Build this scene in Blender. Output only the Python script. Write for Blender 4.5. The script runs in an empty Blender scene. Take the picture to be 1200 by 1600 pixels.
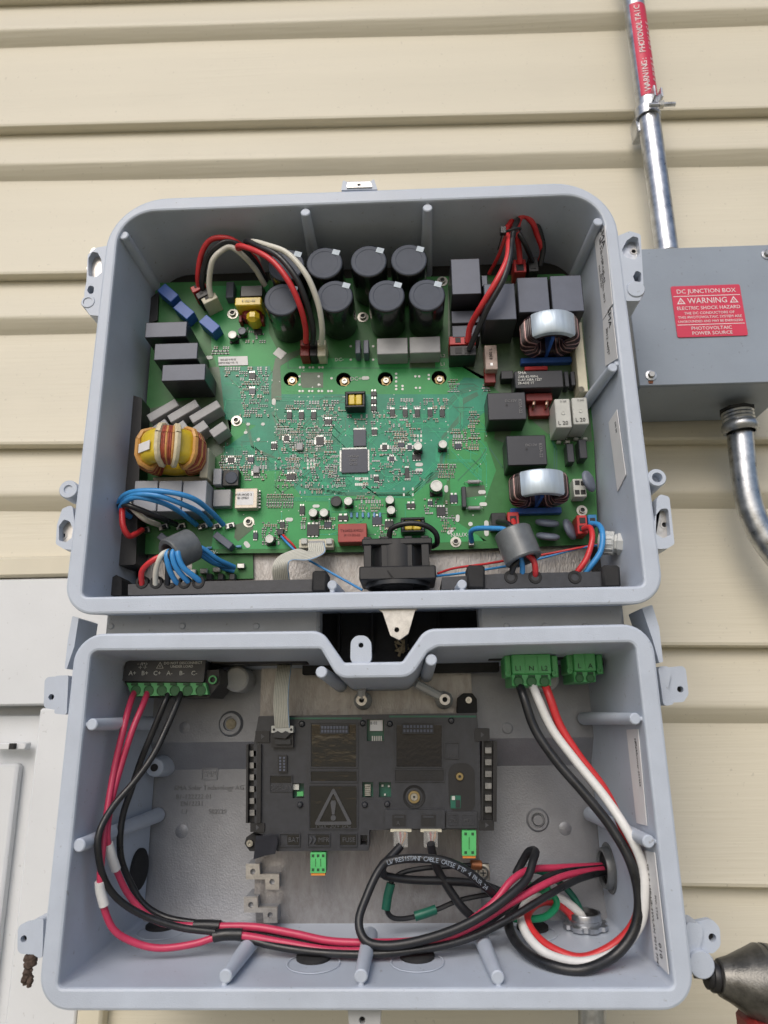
import bpy, bmesh, math, random
from math import sin, cos, pi, radians, sqrt
from mathutils import Vector as V, Matrix, geometry
random.seed(7)
S = bpy.context.scene
COL = S.collection

# ---------------------------------------------------------------- camera, sky, sun, exposure
F = 1130.0                         # focal length in pixels of the 1200 px wide photograph
vu = V((-56, -4000, F)).normalized()
vd = V((45, (F*F - 56*45)/4000, F)).normalized()
vr = vd.cross(vu)
if vr.x < 0: vr = -vr
DC = 0.6                           # camera to front rim, metres
cam = bpy.data.objects.new('camera', bpy.data.cameras.new('camera'))
COL.objects.link(cam)
ax = V((vr[0], vd[0], vu[0])); ay = -V((vr[1], vd[1], vu[1])); az = -V((vr[2], vd[2], vu[2]))
m3 = Matrix((ax, ay, az)).transposed()
cam.matrix_world = Matrix.Translation((0, -DC, 0)) @ m3.to_4x4()
cam.data.sensor_fit = 'HORIZONTAL'; cam.data.sensor_width = 36
cam.data.lens = 36*F/1200
cam.data.clip_start = .01; cam.data.clip_end = 1000
cam.data.dof.use_dof = True; cam.data.dof.focus_distance = .67; cam.data.dof.aperture_fstop = 9
S.camera = cam
W = bpy.data.worlds.new('World'); S.world = W; W.use_nodes = True
nt = W.node_tree; bg = nt.nodes['Background']
sky = nt.nodes.new('ShaderNodeTexSky'); sky.sky_type = 'NISHITA'; sky.sun_disc = False
SUN_EL, SUN_AZ = radians(40), radians(196)       # azimuth: direction the light comes from, 0 = +Y, clockwise
sky.sun_elevation = SUN_EL; sky.sun_rotation = SUN_AZ
sky.air_density = 1.0; sky.dust_density = 3.0; sky.ozone_density = 1.0
nt.links.new(sky.outputs[0], bg.inputs[0]); bg.inputs[1].default_value = 0.125
sl = bpy.data.lights.new('sun', 'SUN'); sl.energy = 1.25; sl.angle = radians(36); sl.color = (1, .97, .93)
so = bpy.data.objects.new('sun', sl); COL.objects.link(so)
sd = V((sin(SUN_AZ)*cos(SUN_EL), cos(SUN_AZ)*cos(SUN_EL), sin(SUN_EL)))
so.rotation_euler = (-sd).to_track_quat('-Z', 'Y').to_euler()
so.location = sd*5
S.view_settings.view_transform = 'Standard'; S.view_settings.look = 'None'
S.view_settings.exposure = 0.03; S.view_settings.gamma = 1.0

# ---------------------------------------------------------------- helpers
def ray(px, py):
    r = V((px-600, py-800, F)); return V((r.dot(vr), r.dot(vd), r.dot(vu)))
def P(px, py, d):                  # the point at depth d behind the front rim that lies on that sight line
    r = ray(px, py); t = (DC+d)/r.y; return V((t*r.x, d, t*r.z))
def hit(px, py, p0, n):            # same, on any plane
    r = ray(px, py); o = V((0, -DC, 0)); t = (p0-o).dot(n)/r.dot(n); return o+r*t
def sc(px, py, d): return (P(px+1, py, d)-P(px, py, d)).length    # metres for one pixel there
def lin(c): return c/12.92 if c <= .04045 else ((c+.055)/1.055)**2.4
def H(h): return tuple(lin(int(h[i:i+2], 16)/255) for i in (0, 2, 4))
MATS = {}
def mat(n, col, rough=.5, metal=0, var=.06, scale=60, bump=0, bscale=None, spec=.5, coat=0, stretch=None, col2=None, trans=0, rvar=0, specks=0, scol=(.12, .10, .07)):
    if n in MATS: return MATS[n]
    m = bpy.data.materials.new(n); m.use_nodes = True; t = m.node_tree; b = t.nodes['Principled BSDF']
    c = H(col) if isinstance(col, str) else col
    c2 = (H(col2) if isinstance(col2, str) else col2) if col2 else tuple(x*(1-var*2) for x in c)
    tc = t.nodes.new('ShaderNodeTexCoord'); mp = t.nodes.new('ShaderNodeMapping'); t.links.new(tc.outputs['Object'], mp.inputs[0])
    if stretch: mp.inputs['Scale'].default_value = stretch
    nz = t.nodes.new('ShaderNodeTexNoise'); nz.inputs['Scale'].default_value = scale; nz.inputs['Detail'].default_value = 6; nz.inputs['Roughness'].default_value = .65
    t.links.new(mp.outputs[0], nz.inputs['Vector'])
    rp = t.nodes.new('ShaderNodeValToRGB'); rp.color_ramp.elements[0].position = .35; rp.color_ramp.elements[1].position = .65
    rp.color_ramp.elements[0].color = (*c2, 1); rp.color_ramp.elements[1].color = (*c, 1)
    t.links.new(nz.outputs['Fac'], rp.inputs[0]); t.links.new(rp.outputs[0], b.inputs['Base Color'])
    if specks:                     # dust and dirt flecks, and faint smudges
        n3 = t.nodes.new('ShaderNodeTexNoise'); n3.inputs['Scale'].default_value = 230; n3.inputs['Detail'].default_value = 2; t.links.new(tc.outputs['Object'], n3.inputs['Vector'])
        n4 = t.nodes.new('ShaderNodeTexNoise'); n4.inputs['Scale'].default_value = 7; n4.inputs['Detail'].default_value = 4; t.links.new(tc.outputs['Object'], n4.inputs['Vector'])
        r3 = t.nodes.new('ShaderNodeValToRGB'); r3.color_ramp.elements[0].position = .69; r3.color_ramp.elements[1].position = .76
        r4 = t.nodes.new('ShaderNodeValToRGB'); r4.color_ramp.elements[0].position = .5; r4.color_ramp.elements[1].position = .75; r4.color_ramp.elements[1].color = (.22, .22, .22, 1)
        t.links.new(n3.outputs['Fac'], r3.inputs[0]); t.links.new(n4.outputs['Fac'], r4.inputs[0])
        ad = t.nodes.new('ShaderNodeMath'); ad.operation = 'ADD'; ad.use_clamp = True; t.links.new(r3.outputs[0], ad.inputs[0]); t.links.new(r4.outputs[0], ad.inputs[1])
        ml = t.nodes.new('ShaderNodeMath'); ml.operation = 'MULTIPLY'; ml.inputs[1].default_value = specks; t.links.new(ad.outputs[0], ml.inputs[0])
        mx = t.nodes.new('ShaderNodeMix'); mx.data_type = 'RGBA'; mx.inputs['B'].default_value = (*scol, 1)
        t.links.new(ml.outputs[0], mx.inputs['Factor']); t.links.new(rp.outputs[0], mx.inputs['A']); t.links.new(mx.outputs['Result'], b.inputs['Base Color'])
    b.inputs['Roughness'].default_value = rough; b.inputs['Metallic'].default_value = metal
    b.inputs['Specular IOR Level'].default_value = spec
    b.inputs['Coat Weight'].default_value = coat
    if trans: b.inputs['Transmission Weight'].default_value = trans
    if rvar:
        mr = t.nodes.new('ShaderNodeMapRange'); mr.inputs['To Min'].default_value = max(.02, rough-rvar); mr.inputs['To Max'].default_value = rough+rvar
        mr.inputs['From Min'].default_value = .3; mr.inputs['From Max'].default_value = .7
        t.links.new(nz.outputs['Fac'], mr.inputs['Value']); t.links.new(mr.outputs[0], b.inputs['Roughness'])
    if bump:
        n2 = t.nodes.new('ShaderNodeTexNoise'); n2.inputs['Scale'].default_value = bscale or scale*8; n2.inputs['Detail'].default_value = 3
        t.links.new(mp.outputs[0], n2.inputs['Vector'])
        bp = t.nodes.new('ShaderNodeBump'); bp.inputs['Strength'].default_value = bump; bp.inputs['Distance'].default_value = .001
        t.links.new(n2.outputs['Fac'], bp.inputs['Height']); t.links.new(bp.outputs[0], b.inputs['Normal'])
    MATS[n] = m; return m

class MB:
    def __init__(s): s.v = []; s.f = []; s.m = []
    def add(s, vs, fs, mi=0):
        o = len(s.v); s.v += [tuple(x) for x in vs]; s.f += [tuple(i+o for i in f) for f in fs]; s.m += [mi]*len(fs); return s
    def box(s, c, h, b=0, R=None, mi=0):          # chamfered box, h = half sizes
        c = V(c); hx, hy, hz = h; b = min(b, hx*.8, hy*.8, hz*.8); vs = []; idx = {}
        if b <= 0:
            for sx in (-1, 1):
                for sy in (-1, 1):
                    for sz in (-1, 1): vs.append(V((sx*hx, sy*hy, sz*hz)))
            fs = [(0, 1, 3, 2), (4, 6, 7, 5), (0, 4, 5, 1), (2, 3, 7, 6), (0, 2, 6, 4), (1, 5, 7, 3)]
        else:
            for sx in (-1, 1):
                for sy in (-1, 1):
                    for sz in (-1, 1):
                        for k in range(3):
                            d = [b, b, b]; d[k] = 0
                            idx[sx, sy, sz, k] = len(vs); vs.append(V((sx*(hx-d[0]), sy*(hy-d[1]), sz*(hz-d[2]))))
            fs = []
            q = [(-1, -1), (1, -1), (1, 1), (-1, 1)]
            def key(k, s0, a, bb):
                t = [0, 0, 0]; t[k] = s0; t[(k+1) % 3] = a; t[(k+2) % 3] = bb; return (*t,)
            for k in range(3):
                for s0 in (-1, 1):
                    f = [idx[(*key(k, s0, a, bb), k)] for a, bb in q]
                    fs.append(f if s0 > 0 else f[::-1])
                k2 = (k+1) % 3; k3 = (k+2) % 3
                for a in (-1, 1):
                    for bb in (-1, 1):
                        def kk(e):
                            t = [0, 0, 0]; t[k] = e; t[k2] = a; t[k3] = bb; return tuple(t)
                        f = [idx[(*kk(-1), k2)], idx[(*kk(1), k2)], idx[(*kk(1), k3)], idx[(*kk(-1), k3)]]
                        fs.append(f if a*bb < 0 else f[::-1])
            for sx in (-1, 1):
                for sy in (-1, 1):
                    for sz in (-1, 1):
                        f = [idx[sx, sy, sz, 0], idx[sx, sy, sz, 1], idx[sx, sy, sz, 2]]
                        fs.append(f if sx*sy*sz > 0 else f[::-1])
        if R: vs = [R @ v for v in vs]
        return s.add([c+v for v in vs], fs, mi)
    def prism(s, poly, y0, y1, mi=0, holes=(), bev=0):    # poly of (X,Z) at depths y0 (front) .. y1
        loops = [list(poly)]+[list(h) for h in holes]
        pts = [p for l in loops for p in l]; n = len(pts)
        tris = geometry.tessellate_polygon([[V((p[0], p[1], 0)) for p in l] for l in loops])
        vs = [(p[0], y0, p[1]) for p in pts]+[(p[0], y1, p[1]) for p in pts]
        fs = []
        for t in tris:
            a, b, c = [pts[i] for i in t]
            ccw = (b[0]-a[0])*(c[1]-a[1])-(b[1]-a[1])*(c[0]-a[0]) > 0
            t = tuple(t) if ccw else tuple(t)[::-1]
            fs.append(t); fs.append(tuple(i+n for i in t[::-1]))
        o = 0
        for li, l in enumerate(loops):
            k = len(l); ar = sum(l[i][0]*l[(i+1) % k][1]-l[(i+1) % k][0]*l[i][1] for i in range(k))
            for i in range(k):
                j = (i+1) % k
                f = (o+i, o+i+n, o+j+n, o+j)
                if (ar > 0) != (li == 0): f = f[::-1]
                fs.append(f)
            o += k
        return s.add(vs, fs, mi)
    def tube(s, pts, r, n=10, mi=0, caps=True, flat=1.0):
        pts = [V(p) for p in pts]; k = len(pts); rings = []
        rr = r if isinstance(r, (list, tuple)) else [r]*k
        t0 = (pts[1]-pts[0]).normalized()
        a = t0.orthogonal().normalized()
        vs = []; fs = []
        for i, p in enumerate(pts):
            t = (pts[min(i+1, k-1)]-pts[max(i-1, 0)]).normalized()
            a = (a-t*a.dot(t)).normalized(); b = t.cross(a)
            for j in range(n):
                an = 2*pi*j/n; vs.append(p+(a*cos(an)+b*sin(an)*flat)*rr[i])
        for i in range(k-1):
            for j in range(n):
                j2 = (j+1) % n; fs.append((i*n+j, i*n+j2, (i+1)*n+j2, (i+1)*n+j))
        if caps:
            fs.append(tuple(range(n))[::-1]); fs.append(tuple((k-1)*n+j for j in range(n)))
        return s.add(vs, fs, mi)
    def lathe(s, prof, o, axis, n=24, mi=0, sx=1.0):    # prof [(radius, height along axis)]
        o = V(o); z = V(axis).normalized(); x = z.orthogonal().normalized(); y = z.cross(x); vs = []; fs = []; k = len(prof)
        for r, h in prof:
            for j in range(n):
                an = 2*pi*j/n; vs.append(o+z*h+(x*cos(an)+y*sin(an))*max(r, 1e-5))
        for i in range(k-1):
            for j in range(n):
                j2 = (j+1) % n; fs.append((i*n+j, i*n+j2, (i+1)*n+j2, (i+1)*n+j))
        return s.add(vs, fs, mi)
    def cyl(s, p0, p1, r0, r1=None, n=20, b=0, mi=0):
        p0 = V(p0); p1 = V(p1); L = (p1-p0).length; r1 = r0 if r1 is None else r1
        return s.lathe([(0, 0), (r0-b, 0), (r0, b), (r1, L-b), (r1-b, L), (0, L)], p0, p1-p0, n, mi)
    def quad(s, a, b, c, d, mi=0): return s.add([a, b, c, d], [(0, 1, 2, 3)], mi)
    def build(s, name, m, parent=None, ang=40):
        me = bpy.data.meshes.new(name); me.from_pydata(s.v, [], s.f)
        for x in (m if isinstance(m, (list, tuple)) else [m]): me.materials.append(x)
        if any(s.m): me.polygons.foreach_set('material_index', s.m)
        me.polygons.foreach_set('use_smooth', [True]*len(me.polygons))
        me.validate(); me.update()
        me.set_sharp_from_angle(angle=radians(ang))
        ob = bpy.data.objects.new(name, me); COL.objects.link(ob)
        if parent: adopt(ob, parent)
        return ob
def adopt(ob, parent):
    ob.parent = parent
    if parent.type == 'EMPTY': ob.matrix_parent_inverse = Matrix.Translation(-parent.location)
def tag(o, label, cat, group=None, kind=None):
    if label: o['label'] = label
    if cat: o['category'] = cat
    if group: o['group'] = group
    if kind: o['kind'] = kind
    return o
def thing(name, label, cat, loc, group=None):
    e = bpy.data.objects.new(name, None); COL.objects.link(e); e.location = loc; e.empty_display_size = .01
    return tag(e, label, cat, group)
def struct(o): o['kind'] = 'structure'; return o
def spline(pts, sub=10):
    pts = [V(p) for p in pts]; out = []
    q = [pts[0]*2-pts[1]]+pts+[pts[-1]*2-pts[-2]]
    for i in range(1, len(q)-2):
        a, b, c, d = q[i-1:i+3]
        for k in range(sub):
            t = k/sub; out.append(.5*((2*b)+(c-a)*t+(2*a-5*b+4*c-d)*t*t+(3*b-a-3*c+d)*t**3))
    out.append(pts[-1]); return out
def PS(l): return [P(*p) for p in l]
def wire(name, label, cat, l, rpx, m, parent=None, group=None, n=10):
    rj = random.Random(l[0][0]*7+l[1][1]); q = PS(l); q = [q[0]]+[p+V((rj.uniform(-1, 1), rj.uniform(-1, 1), rj.uniform(-1, 1)))*.0007 for p in q[1:-1]]+[q[-1]]
    pts = spline(q); r = rpx*sc(*l[len(l)//2])
    o = MB().tube(pts, r, n).build(name, m, parent)
    if label: tag(o, label, cat, group)
    return o
def xz(l, d): return [(P(a, b, d).x, P(a, b, d).z) for a, b in l]
def rounded(poly, radii, seg=8):               # poly corners with fillets
    out = []; n = len(poly)
    for i in range(n):
        p = V(poly[i]); a = V(poly[i-1]); b = V(poly[(i+1) % n]); r = radii[i] if isinstance(radii, (list, tuple)) else radii
        u = (a-p).normalized(); w = (b-p).normalized(); th = u.angle(w)
        if r <= 0 or th > pi-.02: out.append(tuple(p)); continue
        t = r/math.tan(th/2); t = min(t, (a-p).length*.49, (b-p).length*.49); r2 = t*math.tan(th/2)
        c = p+(u+w).normalized()*(r2/sin(th/2)); p0 = p+u*t-c; p1 = p+w*t-c
        a0 = math.atan2(p0.y, p0.x); a1 = math.atan2(p1.y, p1.x); da = (a1-a0+pi) % (2*pi)-pi
        for k in range(seg+1): an = a0+da*k/seg; out.append((c.x+cos(an)*r2, c.y+sin(an)*r2))
    return out
def offset(poly, d):                           # inward for counter-clockwise outlines, same number of points
    n = len(poly); out = []
    for i in range(n):
        a = V(poly[i-1]); p = V(poly[i]); b = V(poly[(i+1) % n])
        e1 = (p-a); e2 = (b-p)
        if e1.length < 1e-7: e1 = e2
        if e2.length < 1e-7: e2 = e1
        n1 = V((-e1.y, e1.x)).normalized(); n2 = V((-e2.y, e2.x)).normalized(); m = (n1+n2)
        m = m.normalized(); k = max(.35, m.dot(n1)); q = p+m*(d/k); out.append((q.x, q.y))
    return out
def circ(cx, cz, r, n=20): return [(cx+r*cos(2*pi*i/n), cz+r*sin(2*pi*i/n)) for i in range(n)]
def oval(cx, cz, hw, hh, ang=0, n=6):          # stadium shape, hw >= hh
    out = []
    for s0, a0 in ((1, -pi/2), (-1, pi/2)):
        for k in range(n+1):
            a = a0+pi*k/n; x = s0*(hw-hh)+hh*cos(a); z = hh*sin(a)
            out.append((cx+x*cos(ang)-z*sin(ang), cz+x*sin(ang)+z*cos(ang)))
    return out
TXT = []
def text(parent, name, body, px, py, d, size_px, m, right=None, up=None, ex=.0001, align='CENTER', sx=1.0, at=None, sp=1.0):
    cu = bpy.data.curves.new(name, 'FONT'); cu.body = body; k = sc(px, py, d) if at is None else 1
    cu.size = size_px*k; cu.extrude = ex; cu.align_x = align; cu.align_y = 'CENTER'; cu.resolution_u = 2; cu.space_character = sp
    ob = bpy.data.objects.new(name, cu); COL.objects.link(ob); cu.materials.append(m)
    x = V(right or (1, 0, 0)).normalized(); y = V(up or (0, 0, 1)); y = (y-x*y.dot(x)).normalized(); z = x.cross(y)
    M = Matrix((x*sx, y, z)).transposed().to_4x4(); M.translation = at if at is not None else P(px, py, d)
    TXT.append((ob, M, parent)); return ob
def finish_text():
    dg = bpy.context.evaluated_depsgraph_get(); dg.update()
    for ob, M, parent in TXT:
        me = bpy.data.meshes.new_from_object(ob.evaluated_get(dg)); n = ob.name.split('.')[0]; cu = ob.data
        me.transform(M); bpy.data.objects.remove(ob)
        o = bpy.data.objects.new(n, me); COL.objects.link(o); adopt(o, parent)
        bpy.data.curves.remove(cu)

# ---------------------------------------------------------------- materials
HOUS = mat('powder_coat_grey', (.495, .55, .64), .42, 0, .045, 25, .22, 1100, rvar=.1, specks=.4)
CASTIN = mat('cast_grey_paint', (.46, .47, .475), .5, 0, .05, 30, .2, 700, specks=.5)
ALU = mat('bare_cast_aluminium', (.41, .395, .385), .42, .7, 0, 160, .5, 700, col2=(.325, .305, .29), stretch=(1, 1, .3))
ALU2 = mat('machined_aluminium', (.62, .60, .57), .35, .85, .12, 200, .1, 900)
STEEL = mat('zinc_steel', (.62, .64, .67), .34, 1, .2, 70, .15, 500, rvar=.1)
SCREW = mat('screw_steel', (.55, .53, .48), .35, 1, .15, 300)
BRASS = mat('brass', (.34, .26, .13), .45, 1, .1, 200)
BLK = mat('black_plastic', (.016, .016, .018), .42, 0, .15, 80, .08, 1500)
BLKM = mat('matt_black_rubber', (.02, .02, .021), .75, 0, .2, 80, .2, 900)
MOD = mat('module_black_plastic', (.040, .043, .052), .33, 0, .15, 120, .15, 2500)
GLOSS = mat('glossy_black_tape', (.010, .009, .008), .10, 0, .1, 50, .6, 70, coat=.9, stretch=(.6, 1, 1.3))
RUSTY = mat('rust', (.32, .11, .04), .8, 0, .3, 400)

SIDE = mat('cream_vinyl_siding', (.645, .60, .48), .5, 0, .035, 9, .5, 230, stretch=(.04, 1, 1), specks=.22)
TRIM = mat('white_trim', (.70, .72, .74), .45, 0, .03, 8, .06, 300, specks=.2)
CREAM = mat('cream_trim', (.68, .63, .50), .45, 0, .03, 10)
GAP = mat('brown_gap', (.16, .13, .07), .9, 0, .2, 60)
JBM = mat('grey_enamel', (.28, .325, .385), .38, 0, .06, 9, .12, 600, specks=.35)
WOOD = mat('dirty_cream', (.5, .43, .3), .7, 0, .25, 90)

# ---------------------------------------------------------------- the wall behind
WALL = .2
wall = thing('house_wall', 'cream vinyl siding wall behind the equipment', None, (0, WALL+.02, 0)); wall['kind'] = 'structure'
TILT = -.0214
XCUT = P(118, 1585, WALL-.004).x+.015         # the siding stops at the door casing
def siding(zt, zb, kind):
    # one board face from zt (top) to zb (bottom): leans outwards going down, then an underside that turns back
    if kind == 'lap': prof = [(WALL+.0175, zt+.008), (WALL+.016, zt-.003), (WALL+.002, zb+.007), (WALL+.0003, zb+.002), (WALL+.001, zb-.001), (WALL+.006, zb-.003), (WALL+.022, zb-.001)]
    else: prof = [(WALL+.0175, zt+.008), (WALL+.016, zt-.003), (WALL+.002, zb+.018), (WALL+.0006, zb+.012), (WALL+.0018, zb+.008), (WALL+.013, zb-.003), (WALL+.0175, zb-.008)]
    mb = MB(); n = 14; vs = []; fs = []
    for i in range(n+1):
        x0 = XCUT if zt < .16 else -.95
        x = x0+(.95-x0)*i/n
        w = .0008*sin(x*7+zt*40)
        for y, z in prof: vs.append((x, y+w*.6, z+TILT*x+w*.3))
    k = len(prof)
    for i in range(n):
        for j in range(k-1): fs.append((i*k+j, i*k+j+1, (i+1)*k+j+1, (i+1)*k+j))
    return mb.add(vs, fs).build('siding_board', SIDE, wall, 30)
for i in range(-2, 6):
    za = .077+.2362*i                 # lap bottoms
    siding(za+.161, za, 'lap'); siding(za+.2362, za+.161, 'cove')
back = MB().box((0, WALL+.055, .3), (1, .012, .9)).build('sheathing', GAP, wall)

# white door casing, lower left
dc = thing('door_casing', 'white painted head and side casing at the lower left', 'door casing', (-.4, WALL, 0))
d0 = WALL-.004
a = P(0, 905, d0); b = P(0, 1103, d0)
MB().box((-.60, d0+.009, (a.z+b.z)/2), (.36, .009, (a.z-b.z)/2), .002).build('head_board', TRIM, dc)
xl = P(40, 1300, d0).x; xr = P(118, 1585, d0).x
MB().box(((xl+xr)/2, d0+.010, b.z-.31), ((xr-xl)/2, .009, .307), .002).build('side_board', TRIM, dc)
c0 = P(0, 868, WALL-.008); c1 = P(0, 903, WALL-.008)
MB().box((-.60, WALL+.004, (c0.z+c1.z)/2), (.36, .011, (c0.z-c1.z)/2-.001), .003).build('drip_channel', CREAM, dc)
MB().box((xr+.014, WALL+.004, b.z-.31), (.0125, .010, .30), .003).build('side_channel', CREAM, dc)
MB().box((xl-.15, WALL+.022, b.z-.31), (.148, .006, .30), .001).build('door_frame', TRIM, dc)
q = P(12, 1400, WALL+.01)
MB().box((q.x-.16, WALL+.010, b.z-.33), (.158, .007, .27), .003).build('door_stop', TRIM, dc)
MB().box((-.62, WALL+.033, b.z-.25), (.36, .004, .36)).build('jamb', TRIM, dc)
MB().box(P(16, 1166, WALL+.004), (.020, .006, .0035), .001).build('weather_strip', TRIM, dc)
MB().box(P(20, 1166, WALL-.004), (.003, .003, .003), .0005).build('strip_end', BLKM, dc)

# unseen lawn sheet, added to bounce light up under laps and into enclosures
struct(MB().quad((-40, -60, -1.45), (40, -60, -1.45), (40, WALL+.1, -1.45), (-40, WALL+.1, -1.45)).build('ground', mat('dry_lawn', (.40, .36, .25), .9, 0, .2, 3, .3, 20)))

# ---------------------------------------------------------------- enclosure shells
def shell(outer, inner, depth, draft_in, draft_out, name, m, parent, bev=.0022, back=True, rim0=0):
    # front rim between two outlines, bevelled, drafted inner wall, outer wall. outlines counter-clockwise in X,Z
    o0 = outer; o1 = offset(outer, bev); i0 = inner; i1 = offset(inner, -bev)
    mb = MB(); no = len(o0); ni = len(i0)
    tr = geometry.tessellate_polygon([[V((*p, 0)) for p in o1], [V((*p, 0)) for p in i1]])
    pts = o1+i1; vs = [(p[0], rim0, p[1]) for p in pts]; fs = []
    for t in tr:
        a, b, c = [pts[i] for i in t]
        ccw = (b[0]-a[0])*(c[1]-a[1])-(b[1]-a[1])*(c[0]-a[0]) > 0
        fs.append(tuple(t) if ccw else tuple(t)[::-1])
    mb.add(vs, fs)
    def strip(l0, y0, l1, y1, flip):
        k = len(l0); vs = [(p[0], y0, p[1]) for p in l0]+[(p[0], y1, p[1]) for p in l1]
        fs = []
        for i in range(k):
            j = (i+1) % k; f = (i, j, j+k, i+k); fs.append(f[::-1] if flip else f)
        mb.add(vs, fs)
    b3 = bev*.3
    om = offset(outer, b3); im = offset(inner, -b3)
    strip(o1, rim0, om, rim0+b3, True); strip(om, rim0+b3, o0, rim0+bev, True)
    ob = offset(outer, draft_out); strip(o0, rim0+bev, ob, depth+.012, True)
    strip(i1, rim0, im, rim0+b3, False); strip(im, rim0+b3, i0, rim0+bev, False)
    ib = draft_in(inner); strip(i0, rim0+bev, ib, depth, False)
    return mb.build(name, m, parent, 50), ib

UX0, UX1, UZ0, UZ1 = -.2955, .2095, .086, .5005
uh = thing('inverter_housing', 'open light grey cast upper enclosure holding the green circuit board', 'inverter', (-.04, .15, .086))
out_u = rounded([(UX0+.002, UZ0), (UX1, UZ0), (UX1-.003, UZ1), (UX0+.006, UZ1)], [.026, .026, .058, .058], 12)
in_u = rounded([(-.2785, .101), (.194, .101), (.1945, .4855), (-.279, .4855)], [.005, .005, .036, .036], 10)
UB = .098
def dr_u(p): 
    cx, cz = -.0425, .293
    return [(cx+(x-cx)*(1-.008/.236), cz+(z-cz)*(1-(.0075 if z > cz else -.002)/.19)) for x, z in p]
sh_u, ib_u = shell(out_u, in_u, UB, dr_u, .012, 'shell', HOUS, uh)
MB().prism(ib_u, UB-.0005, UB+.012).build('back_plate', BLKM, uh)
def post(parent, px, py, rpx, d1, d0=.003, grow=1.45, m=HOUS, lean=(0, 0)):
    a = P(px, py, d0); r = rpx*sc(px, py, d0); b = a+V((lean[0], d1-d0, lean[1]))
    MB().lathe([(0, 0), (r*.82, 0), (r, r*.18), (r*grow, (b-a).length)], a, b-a, 20).build('screw_post', m, parent)
    # web tying the post to the wall
for px, py, lean in ((193, 367, (.004, -.006)), (477, 331, (0, -.010)), (668, 324, (0, -.010)), (935, 346, (-.006, -.006)), (958, 574, (-.008, 0)), (519, 914, (0, .004)), (722, 913, (0, .004))):
    post(uh, px, py, 7.5, UB, lean=lean)
for px, py, w, h_, a in ((184, 361, 8, 7, 0), (944, 338, 8, 7, 0), (966, 568, 10, 7, 0), (477, 321, 5, 10, 0), (668, 314, 5, 10, 0), (519, 924, 6, 9, 0), (722, 922, 6, 9, 0)):
    k = sc(px, py, .004); c = P(px, py, .03); c = V((P(px, py, .004).x, .0275, P(px, py, .004).z))
    MB().box(c, (w*k*.6, .024, h_*k*.6), .001).build('post_web', HOUS, uh)
# parting line marks on the left and right inner walls
# ears of the upper housing: pocket with a screw seat
def ear(parent, poly_px, d0, d1, hole=None, seat=None, name='ear', m=HOUS, rad=.003, ring=None):
    poly = xz(poly_px, d0)
    if sum(poly[i][0]*poly[(i+1) % len(poly)][1]-poly[(i+1) % len(poly)][0]*poly[i][1] for i in range(len(poly))) < 0: poly = poly[::-1]
    poly = rounded(poly, rad, 5); hs = []
    if hole:
        c = P(hole[0], hole[1], d0); hs = [circ(c.x, c.z, hole[2]*sc(hole[0], hole[1], d0), 16)[::-1]]
    mb = MB().prism(poly, d0, d1, holes=hs)
    e = mb.build(name, m, parent, 35)
    if hole:
        MB().lathe([(0, 0), (hole[2]*sc(hole[0], hole[1], d0)*1.0, 0)], (c.x, d0+.006, c.z), (0, -1, 0), 16).build('hole_floor', BLKM, e)
    return e
def ear2(parent, outline, pocket, hole, m, extra=()):
    def ccw(l): return l if sum(l[i][0]*l[(i+1) % len(l)][1]-l[(i+1) % len(l)][0]*l[i][1] for i in range(len(l))) > 0 else l[::-1]
    o = rounded(ccw(xz(outline, .0008)), .003, 4); hs = [rounded(ccw(xz(p, .0008)), .0022, 4)[::-1] for p in (pocket, *extra)]
    e = MB().prism(o, .0008, .045, holes=hs).build('ear', HOUS, parent, 35)
    c = P(hole[0], hole[1], .009); r = hole[2]*sc(hole[0], hole[1], .009)
    fl = rounded(ccw(xz([((x-hole[0])*1.25+hole[0], (y-hole[1])*1.25+hole[1]) for x, y in pocket], .009)), .002, 3)
    s = MB().prism(fl, .009, .012, holes=[circ(c.x, c.z, r, 16)[::-1]]).build('screw_seat', m, e, 30)
    MB().lathe([(r*1.02, .0), (r*1.7, .0), (r*1.9, .001)], (c.x, .0086, c.z), (0, 1, 0), 18).build('seat_rim', ALU2, e)
    MB().lathe([(0, 0), (r*1.1, 0)], (c.x, .0105, c.z), (0, -1, 0), 14).build('screw_hole', BLKM, e)
    for p in extra: MB().prism(ccw(xz(p, .02)), .020, .022).build('pocket_floor', CASTIN, e)
ear2(uh, [(137, 398), (150, 387), (172, 383), (168, 495), (140, 492), (131, 478), (132, 455), (135, 440)], [(138, 404), (144, 393), (153, 395), (158, 405), (159, 425), (150, 433), (138, 431)], (141, 419, 3.2), ALU2, ([(136, 454), (139, 445), (147, 448), (146, 458), (140, 460)],))
MB().lathe([(0, .006), (.004, .006), (.0045, 0), (.0062, 0), (.0068, .001), (.0068, .02)], P(137, 471, .0), (0, 1, 0), 18).build('boss', HOUS, uh)
MB().lathe([(0, .002), (.0035, .002), (.004, .0005), (.0078, .0005), (.0085, .0015), (.0085, .02)], P(106, 764, .0), (0, 1, 0), 20).build('boss', HOUS, uh)
ear2(uh, [(97, 795), (113, 788), (121, 860), (100, 858), (87, 850), (89, 820)], [(92, 822), (100, 811), (109, 815), (114, 826), (112, 840), (104, 847), (92, 845)], (99, 837, 3.5), ALU2)
ear2(uh, [(962, 370), (984, 361), (1001, 366), (1006, 455), (1000, 470), (975, 470)], [(972, 390), (979, 376), (989, 369), (997, 371), (1000, 395), (992, 406), (981, 403), (974, 398)], (990, 393, 3.4), STEEL, ([(989, 432), (994, 422), (1002, 426), (1002, 440), (993, 442)],))
MB().lathe([(0, 0), (.0078, 0), (.0085, .001), (.0085, .02)], P(994, 451, -.0005), (0, 1, 0), 18).build('boss', HOUS, uh)
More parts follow.
